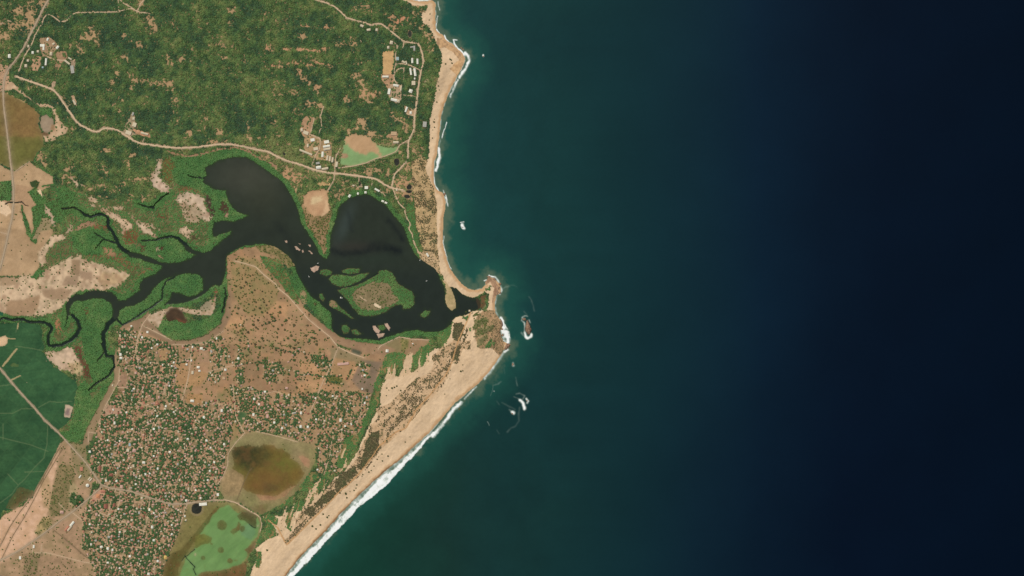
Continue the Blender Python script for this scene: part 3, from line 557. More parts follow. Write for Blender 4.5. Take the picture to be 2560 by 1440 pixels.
paint('745 1140 758 1138 775 1150 774 1172 762 1165', 'grassland', (188, 136, 104), (160, 124, 90), 5, 0)
paint('655 1215 662 1203 672 1208 700 1215 690 1225 660 1232', 'marsh', (82, 78, 42), d=0)
paint('560 1180 582 1172 610 1190 608 1212 600 1238 560 1240 552 1210', 'grassland', (150, 128, 88), (164, 136, 96), 12, 0)
paint('592 1037 600 1028 618 1030 617 1042 605 1066', 'pond', (72, 104, 54), (64, 92, 50), 5, 0)
paint('640 1262 670 1258 665 1282 645 1290 630 1275', 'grassland', (150, 118, 84), (98, 98, 52), 12, .05)
cls[bars] = CL['sandbar']; col[bars] = lin((188, 158, 134)) * (1 + .15 * N5[bars][:, None]); dens[bars] = 0

# --- roads: clear the trees, lighten the verge
ROADS = [  # name, width, colour key, line
 ('road', 5.0, 'dirt', '40 191 65 200 100 212 135 225 150 242 162 262 180 287 192 305 205 315 235 329 247 330 260 321 275 321 295 325 315 339 335 352 355 360 370 361 400 366 440 370 475 370 515 365 550 361 580 361 607 366 640 374 670 379 690 390 715 401 752 412 790 426 820 432 865 436 902 441 940 447 957 459 980 470 1010 476'),
 ('dirt_track', 2.6, 'dirt', '981 470 990 490 996 507 1010 520 1015 540 1027 562 1021 570 1030 585 1037 612 1047 632'),
 ('dirt_track', 3.6, 'dirt', '980 468 982 450 987 435 1002 420 1015 405'),
 ('road', 4.0, 'dirt', '1020 395 1021 360 1020 355 1025 345 1035 325 1037 287 1042 255 1045 225 1052 180 1059 155 1055 130 1050 117 1045 110'),
 ('dirt_track', 3.2, 'dirt', '1045 110 1010 104 995 92 975 77 955 60 940 60 930 64 902 54 880 49 867 45 852 30 837 17 815 7 790 0 770 -12 700 -60 640 -190'),
 ('dirt_track', 2.4, 'dirt', '986 107 995 117 989 135 989 160 985 180 986 200 992 208'),
 ('dirt_track', 2.4, 'dirt', '990 160 1010 160 1030 165 1052 177'), ('dirt_track', 2.0, 'dirt', '1005 237 1025 239 1041 242'), ('dirt_track', 1.8, 'dirt', '986 181 998 172 1008 170'),
 ('dirt_track', 1.8, 'dirt', '1010 106 1008 120'), ('dirt_track', 2.2, 'dirt', '1016 284 1036 290'), ('dirt_track', 1.6, 'dirt', '1010 170 1009 200'),
 ('highway', 6.0, 'grey', '170 -200 130 -60 122 0 110 20 95 50 75 90 57 125 37 155 20 175 12 197 9 225 10 262 15 300 22 360 27 405 31 435 34 472 34 510 31 545 22 580 15 615 5 655 -6 690 -20 740'),
 ('dirt_track', 2.4, 'dirt', '45 185 62 142 80 112 90 85 100 67 105 62 110 45 120 36 132 40 150 54 165 54 177 40 190 32 225 31 265 31 295 29 332 21 345 30 375 34'),
 ('dirt_track', 1.6, 'dirt', '297 25 296 0 290 -20'), ('dirt_track', 1.6, 'dirt', '332 21 310 8 300 0'), ('dirt_track', 2.0, 'dirt', '345 28 352 10 362 0'),
 ('dirt_track', 2.4, 'dirt', '118 142 140 150 165 152'), ('dirt_track', 1.6, 'dirt', '0 62 22 52 30 54'), ('dirt_track', 1.4, 'dirt', '134 220 133 212'), ('dirt_track', 1.8, 'dirt', '170 266 176 262'),
 ('road', 4.6, 'grey', '-230 700 -20 905 0 920 37 965 87 1020 112 1050 145 1080 175 1112 207 1147 232 1180 252 1210 275 1220 325 1227 362 1240 400 1252 430 1260 462 1259 500 1254 537 1250'),
 ('dirt_track', 3.0, 'dirt', '537 1250 565 1250 587 1255 612 1270 640 1285 650 1293'), ('dirt_track', 2.0, 'dirt', '650 1293 655 1310 650 1330'),
 ('road', 4.6, 'grey', '255 1216 212 1255 180 1280 150 1302 125 1322 87 1350 50 1375 12 1395 -20 1410 -230 1500'),
 ('embankment', 1.8, 'dark', '155 1110 135 1145 105 1200 82 1240 50 1280 25 1317 0 1367 -40 1440'), ('embankment', 1.6, 'dark', '158 1120 110 1200 90 1240 60 1295 32 1340 8 1390 -20 1440'),
 ('dirt_track', 1.6, 'dirt', '80 1355 82 1382 120 1382 160 1392 210 1405 235 1408'), ('dirt_track', 2.0, 'dark', '135 1325 175 1357 215 1392 250 1410'), ('dirt_track', 2.4, 'dark', '250 1410 268 1418 285 1440 300 1470'),
 ('dirt_track', 1.4, 'dirt', '103 1380 105 1360'), ('dirt_track', 1.6, 'dirt', '180 1280 205 1300'), ('dirt_track', 1.2, 'dirt', '145 1255 168 1280'),
 ('dirt_track', 2.0, 'dirt', '377 785 357 810 345 845 340 875 347 920'), ('dirt_track', 2.0, 'dirt', '360 815 390 830 430 850'), ('dirt_track', 1.4, 'dirt', '430 861 480 862 520 855 560 827'),
 ('dirt_track', 1.8, 'dirt', '480 862 475 920 467 962 455 1002'), ('dirt_track', 1.8, 'dirt', '415 945 410 985'), ('dirt_track', 1.8, 'dirt', '395 1030 390 1042 377 1075 372 1112'),
 ('dirt_track', 1.6, 'dirt', '300 920 297 955 285 975 262 1020 245 1065'), ('dirt_track', 1.6, 'dirt', '285 968 320 970'), ('dirt_track', 1.8, 'dirt', '655 1078 700 1092 745 1105'.replace('655 1078', '640 1078')),
 ('dirt_track', 2.2, 'dirt', '585 652 610 658 640 667 660 687 690 710 695 720 722 742 747 770 770 797 800 822 825 842 845 867 875 882 912 895'),
 ('dirt_track', 1.6, 'dirt', '845 870 830 910 810 950 795 985 775 1032'), ('dirt_track', 2.0, 'dirt', '945 875 950 865 967 857 997 842 1030 848 1072 850'),
 ('dirt_track', 1.4, 'dirt', '907 990 902 1030 892 1060'), ('dirt_track', 1.4, 'dirt', '855 1080 850 1130'), ('dirt_track', 1.4, 'dirt', '830 1100 822 1150 810 1185'),
 ('dirt_track', 1.8, 'dirt', '612 1082 587 1110 570 1135 570 1162 560 1187 545 1210 535 1247'), ('dirt_track', 1.6, 'dirt', '582 960 587 1007 590 1040 602 1065 612 1082'),
 ('ditch', 1.6, 'dark', '630 1170 625 1175 610 1205 592 1252'), ('dirt_track', 1.6, 'dirt', '467 1260 457 1295 445 1332'), ('dirt_track', 1.6, 'dirt', '390 1375 385 1440 380 1480'),
 ('dirt_track', 1.6, 'dirt', '375 1242 370 1292 360 1325 352 1370'), ('dirt_track', 1.6, 'dirt', '300 1227 300 1260 290 1275 282 1300 275 1325 262 1365'), ('dirt_track', 1.6, 'dirt', '312 1310 305 1372'),
 ('dirt_track', 1.4, 'dirt', '250 1282 300 1300 345 1322 365 1330'), ('dirt_track', 1.4, 'dirt', '235 1170 265 1162 300 1160'), ('dirt_track', 1.4, 'dirt', '288 1000 320 1012'),
 ('dirt_track', 1.4, 'dirt', '345 1006 375 1016 390 1022'), ('dirt_track', 1.4, 'dirt', '520 930 545 922 592 912'), ('dirt_track', 1.4, 'dirt', '640 990 690 978 705 985'), ('dirt_track', 1.4, 'dirt', '640 1050 645 1000 650 980'),
 ('dirt_track', 1.4, 'dirt', '250 1400 252 1420 248 1440'), ('dirt_track', 1.4, 'dirt', '222 1107 222 1080 240 1083'), ('dirt_track', 1.4, 'dirt', '340 905 380 905 410 910'),
 ('dune_track', 2.4, 'orange', '1177 780 1160 820 1142 860 1130 905 1115 937 1077 985 1040 1025 1015 1070 990 1080 972 1095 947 1117 927 1147 895 1187 872 1210 850 1227 830 1250 800 1280 765 1315 735 1345 717 1362 705 1340 695 1320 672 1300'),
 ('dirt_track', 2.0, 'dirt', '810 265 802 290 805 315 797 335'), ('dirt_track', 2.0, 'dirt', '775 337 800 345 802 357 800 372 790 387 779 415'), ('dirt_track', 2.2, 'dirt', '852 370 840 392 838 415 837 432 835 450 820 477'),
 ('dirt_track', 1.6, 'dirt', '787 295 778 330'), ('dirt_track', 2.4, 'dirt', '847 420 880 416 915 408 940 397 965 390 990 380 1000 362 1018 352'),
 ('dirt_track', 1.6, 'dirt', '897 442 898 455 890 462 895 468 905 466 902 458'), ('dirt_track', 1.4, 'dirt', '932 448 930 462'), ('dirt_track', 1.4, 'dirt', '945 475 965 490'), ('dirt_track', 1.4, 'dirt', '335 352 322 336'), ('dirt_track', 1.4, 'dirt', '355 360 362 344'),
 ('dirt_track', 1.4, 'dirt', '942 65 938 60'), ('dirt_track', 1.4, 'dirt', '0 580 20 586'), ('dirt_track', 1.4, 'dirt', '40 428 75 404'), ('dirt_track', 1.6, 'dirt', '760 740 775 720'.replace('760 740 775 720', '900 742 915 752'))]
RC = {'dirt': (212, 182, 146), 'grey': (178, 156, 126), 'dark': (122, 104, 74), 'orange': (206, 158, 106)}
for nm, w, key, s in ROADS:
    P = pts(s)
    d_ = dline(P, w + 6, 1.2) - .5 * N5
    vg = (1 - sm(d_, w * .5, w * .5 + (2.2 if w > 3 else 1.3) + 1.0 * N12))
    vg = np.where(land, vg, 0)[..., None]
    dens *= (1 - vg[..., 0])
    vc = lin(RC[key]) * .80
    col[:] = col * (1 - vg * .75) + vc * vg * .75
# meadow strip north of the channel

# banks and bare patches grade into each other
def blur0(a, r):
    for ax in (0, 1):
        c = np.cumsum(np.pad(a, [(r + 1, r) if i == ax else (0, 0) for i in (0, 1)], mode='edge'), axis=ax); n = a.shape[ax]
        a = (np.take(c, np.arange(2 * r + 1, 2 * r + 1 + n), axis=ax) - np.take(c, np.arange(0, n), axis=ax)) / (2 * r + 1)
    return a
for names, r, wt in ((('marsh', 'grassland'), 6, .6), (('salt_flat', 'mudflat', 'algae_pond', 'pond', 'dry_field'), 2, .7)):
    m = np.isin(cls, [CL[n] for n in names]); wa = np.maximum(blur0(blur0((~(sea | lag | creek)).astype(float), r), r), 1e-3)
    for k_ in range(3):
        q = blur0(blur0(np.where(sea | lag | creek, 0, col[..., k_]).astype(float), r), r) / wa
        col[..., k_] = np.where(m, col[..., k_] * (1 - wt) + q * wt, col[..., k_])
m = np.isin(cls, [CL['marsh'], CL['grassland']]); col[m] *= (1 + .12 * N12 + .09 * N5 + .05 * N3)[m][:, None]
st = rnoise(-40, 30, 7, 51)
m = cls == CL['algae_pond']; col[m] *= (1 + .10 * st + .04 * N5)[m][:, None]
bs = (sm(st + .6 * N12, .75, 1.3)[m] * .35)[:, None]; col[m] = col[m] * (1 - bs) + lin((110, 124, 66)) * bs
gx = np.exp(-(((U - 680) / 45) ** 2 + ((V - 1195) / 34) ** 2)) * .6 + np.exp(-(((U - 640) / 26) ** 2 + ((V - 1215) / 18) ** 2)) * .4
gy = np.exp(-(((U - 712) / 34) ** 2 + ((V - 1160) / 22) ** 2)) * .6 + np.exp(-(((U - 600) / 20) ** 2 + ((V - 1180) / 18) ** 2)) * .5
gz = np.exp(-(((U - 612) / 36) ** 2 + ((V - 1140) / 30) ** 2)) * .75
m = (cls == CL['marsh']) & (V < 1260) & (U > 540)
for g_, c_ in ((gx * .8, (124, 88, 48)), (gy, (108, 112, 48)), (gz * (.7 + .5 * N5b + .4 * N12), (52, 56, 30))):
    g_ = np.clip(g_[m], 0, 1)[:, None]; col[m] = col[m] * (1 - g_) + lin(c_) * g_
m = cls == CL['marsh']; rd_ = (sm(N30 + .4 * N12b, 0, 1)[m] * .4)[:, None]; col[m] = col[m] * (1 - rd_) + lin((120, 84, 48)) * rd_

# dark pools
for s in ('1025 85 5 8', '992 405 7 9', '1023 468 6 7', '1023 479 7 4', '1018 491 8 5', '711 385 4 4', '900 460 3 5', '492 1271 13 14'):
    u_, v_, a_, b_ = map(float, s.split())
    e = ((U - u_ + WU) / a_) ** 2 + ((V - v_ + WV) / b_) ** 2
    m = (e < 1.9) & land; col[m] = col[m] * .5 + lin((150, 130, 96)) * .5; dens[(e < 1.35) & land] = 0
    m = (e < 1.0) & land; cls[m] = CL['pond']; col[m] = lin((38, 40, 30)) * (1 + .4 * N3[m][:, None])
# ------------------------------------------------------------------ sea colour and foam
def ramp(x, stops):
    xs = [s[0] for s in stops]; cs = np.array([lin(s[1]) for s in stops])
    return np.stack([np.interp(x, xs, cs[:, k]) for k in range(3)], -1)
SEA_N = [(1080, (24, 68, 60)), (1200, (24, 62, 60)), (1400, (20, 54, 54)), (1600, (16, 46, 51)), (1750, (14, 40, 50)), (1900, (9, 31, 47)), (2050, (6, 23, 39)), (2200, (4, 18, 34)), (2700, (2, 14, 29))]
SEA_S = [(700, (22, 62, 48)), (900, (22, 60, 48)), (1150, (24, 52, 46)), (1350, (20, 50, 50)), (1600, (15, 42, 48)), (1750, (12, 34, 46)), (1900, (7, 25, 40)), (2100, (4, 17, 34)), (2700, (2, 14, 29))]
def seacol(u, v, n):
    t = sm(v, 650, 1350)[..., None]
    x = u + 60 * n
    return ramp(x, SEA_N) * (1 - t) + ramp(x, SEA_S) * t
sc_ = seacol(U, V, N200) * (1 + .10 * (N80 * .6 + N30 * .4))[..., None]
near = (1 - sm(dcoast + 14 * N30, 14, 95))[..., None]
sc_ = sc_ * (1 - near * .62) + lin((36, 88, 74)) * near * .62
murk = (1 - sm(dcoast + 8 * N12 + 7 * N30, 2, 27))[..., None]
sc_ = sc_ * (1 - murk * .62) + lin((104, 112, 88)) * murk * .62
FOAM = [l.split('|') for l in '''1258 878 1250 895 1238 912 1225 930 1210 946|7|.6
1190 967 1175 983 1160 997|4|.65
1152 1006 1135 1023 1120 1043 1110 1055|8|1
1108 1060 1092 1078 1082 1090|8|.85
1111 88 1115 98 1121 104|3|1
1133 99 1135 110 1143 119 1153 129 1160 137|4|1.2
1142 100 1136 99|3|1
1162 132 1169 142 1172 151 1168 162 1162 172 1156 182 1149 193|7|1
1160 150 1155 164 1150 176|4|.9
1145 200 1138 214 1130 232 1126 243|5|.75
1092 73 1094 79 1099 85|3|1.1
1095 40 1091 53 1091 70|1.6|.9
1095 5 1096 16 1100 26|3|.6
1030 -1 1050 2 1066 1 1076 -4|5|.9
1117 305 1110 326 1104 346|1.8|1
1101 350 1098 362 1097 380|2.4|.6
1097 372 1098 390 1095 408 1090 426|7|1.05
1086 442 1088 462 1096 476|2.4|.85
1108 477 1115 490 1117 506 1120 515|3.4|.8
1110 590 1107 602 1113 628 1118 652 1128 674|1.6|.8
1222 689 1238 693 1246 703 1250 714 1254 726 1250 735|4|.95
1210 703 1216 700|2.4|1
1242 742 1240 752 1238 762|2|.8
1238 770 1240 782 1244 789|5|.65
1253 793 1259 802 1260 814 1258 824|5|1.15
1258 826 1266 838 1270 850 1268 860|8|1.1
1270 832 1274 845 1272 856|5|.6
1259 880 1264 877 1270 874|5|1.1
1304 802 1306 793 1312 790 1319 791|2.4|.9
1307 804 1311 808 1311 820 1311 830|2.4|.95
1322 800 1326 808|2|.8
1312 832 1315 842 1321 845 1327 842 1329 836|6|1.15
1303 832 1308 838|4|.4
1300 1001 1308 1008 1312 1018 1313 1022|7|1.15
1316 997 1321 1003 1318 1007|4|.95
1284 991 1292 994 1300 1000|1.6|.6
1290 985 1300 983 1312 990 1306 998|3|.32
1281 1030 1285 1034|7|1
1274 1024 1279 1029|2.4|.6
1258 722 1264 718 1272 716|2.4|.425
1272 714 1284 712 1294 717|1.4|.3
1322 741 1328 751 1333 764 1336 778|2|.3
1310 778 1318 786|2|.3
1299 1018 1296 1040 1297 1052 1290 1064 1278 1070 1268 1080|2.6|.26
1289 943 1291 952 1294 965|1.6|.5
1227 990 1231 975 1232 962|1.3|.34
1235 962 1246 960 1253 954|2|.45
1219 1054 1223 1064|2|.42
1242 1075 1248 1085|2|.24
1240 1002 1248 1012|1.6|.34
1255 1006 1270 1014 1288 1024|2.6|.26
1235 977 1235 978|2|1
1282 908 1284 915|6|.62
1208 138 1208 140|4|1.1
1151 556 1160 555|2.6|.8
1155 563 1160 570|7|1.15
1260 915 1262 935|1.2|.3'''.split('\n')]
foam = np.zeros((NY, NX))
for s, w, a in FOAM:
    w, a = float(w), float(a)
    if w < 3 and a < .7: a *= .6; w *= 1.3
    d_ = dline(pts(s), w * 2 + 8, 1.6 if w < 5 else 2.6)
    e = a * np.clip(1.25 - d_ / (w * .62), 0, 1.0)
    foam = np.maximum(foam, e)
zone = poly(COAST[COAST.index((1075, 1081)):-1] + pts('660 1540 690 1500 728 1448 765 1408 792 1380 817 1350 848 1322 868 1300 900 1265 932 1240 972 1208 992 1183 1018 1156 1046 1128 1068 1100 1092 1078'), 2.5) & sea
OUTER = pts('690 1500 728 1448 765 1408 792 1380 817 1350 848 1322 868 1300 900 1265 932 1240 972 1208 992 1183 1018 1156 1046 1128 1068 1100 1092 1078')
do_ = dline(OUTER, 60, 2.5); tz = dcoast / (dcoast + do_ + .1); wv = rnoise(-50, 26, 5, 96)
big_ = np.exp(-(((U - 955) / 55) ** 2 + ((V - 1212) / 50) ** 2)) * .3 + .18 * sm(V, 1240, 1290)
foam = np.where(zone, .40 + .62 * sm(tz + .12 * wv, .32 - big_, .66 - big_) + .10 * wv + .06 * N5, foam)
hz = poly(pts('1249 794 1257 792 1262 808 1270 822 1275 840 1273 858 1261 859 1254 842 1251 828 1257 816 1252 804'), 2) & sea
foam = np.where(hz, np.maximum(foam, .72 + .22 * N5 + .15 * N12b), foam)
lace = .62 * N5 + .42 * N3 + .2 * N12
fo = np.clip(foam + (.22 * lace + .12 * N12b) * sm(foam, .02, .5), 0, 1.1)
swash = (1 - sm(dcoast, .8, 2.6)) * sm(N30 + .6 * N12, -.5, .6) * .55
fo = np.maximum(fo, swash) * sea
fob = blur0(blur0(fo, 1), 1); fo = np.where((U > 1235) & ~hz, np.minimum(fo, fob * 1.05) * .5 + fob * .5, fo)
dense = sea & (fo > .78)
cls[dense] = CL['surf']
fw = np.clip(fo * 1.05, 0, 1)[..., None] ** 1.2
tint = lin((182, 196, 178)) * (1 - fw) + lin((252, 250, 240)) * fw
sc_ = sc_ * (1 - fw) + tint * fw
sc_ *= np.array([.88, 1.0, 1.0]) * (1 - fw) + fw
col[sea] = sc_[sea]
# lagoon water: silty, greener towards the mouth
lc = lin((45, 52, 42)) * np.ones((NY, NX, 3))
def tone(m, c, a):
    a = np.clip(a, 0, 1)[..., None]; lc[:] = lc * (1 - a) + lin(c) * a
tone(None, (66, 68, 56), np.exp(-(((U - 620) / 90) ** 2 + ((V - 440) / 55) ** 2)) * .9)
tone(None, (60, 62, 46), np.exp(-(((U - 660) / 50) ** 2 + ((V - 500) / 50) ** 2)) * .4)
tone(None, (38, 46, 40), sm(U, 640, 720) * sm(V, 640, 700) * .8)
tone(None, (44, 54, 44), np.exp(-(((U - 930) / 90) ** 2 + ((V - 640) / 30) ** 2)) * .8)
tone(None, (60, 70, 64), np.exp(-(((U - 870 - (V - 540) * -.35) / 16) ** 2 + ((V - 560) / 50) ** 2)) * .8)
tone(None, (58, 50, 46), np.exp(-(((U - 890) / 60) ** 2 + ((V - 618) / 16) ** 2)) * .45)
for s, w, a in (('835 628 860 634 900 632 930 622 960 620 1000 628', 9, .7), ('930 615 955 612 985 625', 14, .5), ('970 550 990 575 1008 598', 8, .6), ('870 530 875 560 880 575', 7, .4), ('690 560 720 600 745 640', 10, .3), ('560 640 640 590 700 575', 12, .18)):
    d_ = dline(pts(s), w * 3, 3); tone(None, (24, 30, 30), a * np.exp(-(d_ / w) ** 2) * (.8 + .4 * N12))
lc *= (1 + .07 * N30 + .05 * N12)[..., None]
shal = (1 - sm(dlag + 3 * N5 + 2 * N12, 0, 8))[..., None] * .5
lc = lc * (1 - shal) + lin((44, 56, 36)) * shal
col[lag] = lc[lag]
col[creek] = lin((30, 42, 34)) * (1 + .12 * N5[creek][:, None])
ml = (cls == CL['lagoon']) & poly(pts('1190 735 1215 735 1215 780 1195 778'), 2); col[ml] = col[ml] * .6 + lin((88, 66, 44)) * .4
col[:] = np.clip(col, .0015, .93) * KC

# ------------------------------------------------------------------ relief
def blur(a, r):
    for ax in (0, 1):
        c = np.cumsum(np.pad(a, [(r + 1, r) if i == ax else (0, 0) for i in (0, 1)], mode='edge'), axis=ax)
        n = a.shape[ax]
        a = (np.take(c, np.arange(2 * r + 1, 2 * r + 1 + n), axis=ax) - np.take(c, np.arange(0, n), axis=ax)) / (2 * r + 1)
    return a
WATER = [CL[k] for k in ('sea', 'lagoon', 'creek', 'algae_pond', 'surf')]
water = np.isin(cls, WATER)
inl = 1 - water.astype(float)
in1 = sm(blur(blur(inl, 3), 3), .5, 1.0); in2 = sm(blur(blur(inl, 24), 24), .75, 1.0)
Z = in1 * (1.2 + .3 * N12) + in2 * (4 + 5 * sm(V, 700, 200) * (1 + N80) + 1.5 * N30)
dm = (cls == CL['dunes']) | (cls == CL['beach'])
Z += dm * in1 * (.8 * N12 + .5 * N5 + .5 * streak)
hd = np.exp(-(((U - 1228) / 30) ** 2 + ((V - 835) / 34) ** 2)) * 14 * (1 + .4 * N12 + .2 * N5)
Z += hd * in1
for n in ('pitch', 'pond', 'rice_field', 'marsh', 'mudflat', 'salt_flat'):
    pass
Z[water] = 0
fz = cls == CL['surf']; Z[fz] = .5 + .1 * N3[fz] + .15 * N5[fz]
Z = Z.astype(np.float32)
def zat(u, v):
    x = np.clip((np.asarray(u, float) - U0) / STEP, 0, NX - 2); y = np.clip((np.asarray(v, float) - V0) / STEP, 0, NY - 2)
    i = x.astype(int); j = y.astype(int); fx = x - i; fy = y - j
    return (Z[j, i] * (1 - fx) + Z[j, i + 1] * fx) * (1 - fy) + (Z[j + 1, i] * (1 - fx) + Z[j + 1, i + 1] * fx) * fy
def at(F, u, v):
    i = np.clip(((np.asarray(u) - U0) / STEP + .5).astype(int), 0, NX - 1); j = np.clip(((np.asarray(v) - V0) / STEP + .5).astype(int), 0, NY - 1)
    return F[j, i]

# ------------------------------------------------------------------ scene helpers
scene = bpy.context.scene
COL = scene.collection
def mesh_np(name, co, faces, nper, colr=None):
    """co (n,3); faces (m,nper) int; colr (n,3)"""
    me = bpy.data.meshes.new(name)
    me.vertices.add(len(co)); me.vertices.foreach_set('co', np.ascontiguousarray(co, np.float32).ravel())
    m = len(faces)
    me.loops.add(m * nper); me.loops.foreach_set('vertex_index', np.ascontiguousarray(faces, np.int32).ravel())
    me.polygons.add(m); me.polygons.foreach_set('loop_start', np.arange(0, m * nper, nper, dtype=np.int32))
    try: me.polygons.foreach_set('loop_total', np.full(m, nper, np.int32))
    except Exception: pass
    me.update(calc_edges=True)
    if colr is not None:
        a = me.color_attributes.new('tone', 'FLOAT_COLOR', 'POINT')
        c4 = np.ones((len(co), 4), np.float32); c4[:, :3] = colr
        a.data.foreach_set('color', c4.ravel())
    return me
def link(name, me, m=None, parent=None, loc=None, rot=None):
    o = bpy.data.objects.new(name, me); COL.objects.link(o)
    if m is not None and me is not None and not me.materials: me.materials.append(m)
    if parent is not None: o.parent = parent
    if loc is not None: o.location = loc
    if rot is not None: o.rotation_euler = (0, 0, rot)
    return o
def tag(o, label, cat, group=None, kind=None):
    o['label'] = label; o['category'] = cat
    if group: o['group'] = group
    if kind: o['kind'] = kind
    return o
def material(name, base=None, rough=.9, spec=.2, grain=.12, gscale=.25, bump=0.0, bscale=.1, coarse=.06):
    m = bpy.data.materials.new(name); m.use_nodes = True
    nt = m.node_tree; N = nt.nodes; b = N['Principled BSDF']
    b.inputs['Roughness'].default_value = rough
    b.inputs['Specular IOR Level'].default_value = spec
    tc = N.new('ShaderNodeNewGeometry')
    n1 = N.new('ShaderNodeTexNoise'); n1.inputs['Scale'].default_value = gscale; n1.inputs['Detail'].default_value = 4
    nt.links.new(tc.outputs['Position'], n1.inputs['Vector'])
    n2 = N.new('ShaderNodeTexNoise'); n2.inputs['Scale'].default_value = gscale * .08; n2.inputs['Detail'].default_value = 3
    nt.links.new(tc.outputs['Position'], n2.inputs['Vector'])
    a1 = N.new('ShaderNodeMapRange'); a1.inputs['To Min'].default_value = 1 - grain * 2; a1.inputs['To Max'].default_value = 1 + grain * 2
    a2 = N.new('ShaderNodeMapRange'); a2.inputs['To Min'].default_value = 1 - coarse * 2; a2.inputs['To Max'].default_value = 1 + coarse * 2
    nt.links.new(n1.outputs['Fac'], a1.inputs['Value']); nt.links.new(n2.outputs['Fac'], a2.inputs['Value'])
    mu = N.new('ShaderNodeMath'); mu.operation = 'MULTIPLY'
    nt.links.new(a1.outputs[0], mu.inputs[0]); nt.links.new(a2.outputs[0], mu.inputs[1])
    vm_ = N.new('ShaderNodeVectorMath'); vm_.operation = 'SCALE'
    if base is None:
        at_ = N.new('ShaderNodeAttribute'); at_.attribute_name = 'tone'; nt.links.new(at_.outputs['Color'], vm_.inputs[0])
    else:
        vm_.inputs[0].default_value = tuple(lin(base) * KC)
    nt.links.new(mu.outputs[0], vm_.inputs['Scale']); nt.links.new(vm_.outputs[0], b.inputs['Base Color'])
    if bump:
        n3 = N.new('ShaderNodeTexNoise'); n3.inputs['Scale'].default_value = bscale; n3.inputs['Detail'].default_value = 5
        nt.links.new(tc.outputs['Position'], n3.inputs['Vector'])
        bp = N.new('ShaderNodeBump'); bp.inputs['Strength'].default_value = bump; bp.inputs['Distance'].default_value = 1.0
        nt.links.new(n3.outputs['Fac'], bp.inputs['Height']); nt.links.new(bp.outputs[0], b.inputs['Normal'])
    return m
MT = {'soil': material('bare soil and grass', grain=.10, bump=.4, bscale=.3), 'sand': material('blown sand', grain=.03, coarse=.03, bump=.3, bscale=.08),
      'water': material('silty water', rough=.30, spec=.08, grain=.02, coarse=.03, bump=.10, bscale=.12),
      'seawater': material('sea water', rough=.34, spec=.07, grain=.03, coarse=.05, gscale=.06, bump=.25, bscale=.05),
      'algae': material('algae covered water', rough=.6, grain=.03), 'foam': material('sea foam', rough=.8, grain=.04, bump=.25, bscale=.3),
      'crop': material('green rice', grain=.04, gscale=.4), 'leaf': material('leaves', rough=.75, grain=.12, gscale=.6, coarse=.04),
      'track': material('packed dirt', grain=.05), 'rock': material('wet shore rock', grain=.2, gscale=.3, bump=.8, bscale=.4, rough=.7)}
# ------------------------------------------------------------------ ground sheets, one per cover class
vx = ((U - CU) * M).astype(np.float32); vy = ((CV - V) * M).astype(np.float32)
vid = np.arange(NX * NY).reshape(NY, NX)
cell = cls[:-1, :-1]
SHEET = {'ground': ('soil', 'green and brown scrubland ground between the trees', 'ground'), 'beach': ('sand', 'long pale sand beach along the open sea', 'beach'),
 'sea': ('seawater', 'deep blue green open sea off the beach', 'sea'), 'lagoon': ('water', 'dark brown lagoon behind the beach', 'lagoon'),
 'creek': ('water', 'narrow dark creeks winding through the mangroves', 'creek'), 'sandbar': ('sand', 'pale sandbars standing out of the dark lagoon', 'sandbar'),
 'dunes': ('sand', 'sand dunes speckled with scrub behind the beach', 'dunes'), 'dry_field': ('soil', 'dry tan and orange fields around the village', 'field'),
 'rice_field': ('crop', 'dark green rice fields at the left edge', 'field'), 'salt_flat': ('sand', 'pale bare salt flats beside the mangroves', 'salt flat'),
 'marsh': ('soil', 'brown and olive marsh around the ponds', 'marsh'), 'algae_pond': ('algae', 'bright green algae covered pond at the bottom', 'pond'),
 'pond': ('algae', 'small ponds scattered on the dry land', 'pond'), 'surf': ('foam', 'white surf breaking along the beach and rocks', 'surf'),
 'grassland': ('soil', 'dry yellow green grassland around the marsh', 'grassland'), 'mudflat': ('soil', 'dark brown mud flats beside the mangroves', 'mudflat'),
 'pitch': ('sand', 'bare sandy sports ground beside the upper hotel', 'pitch')}
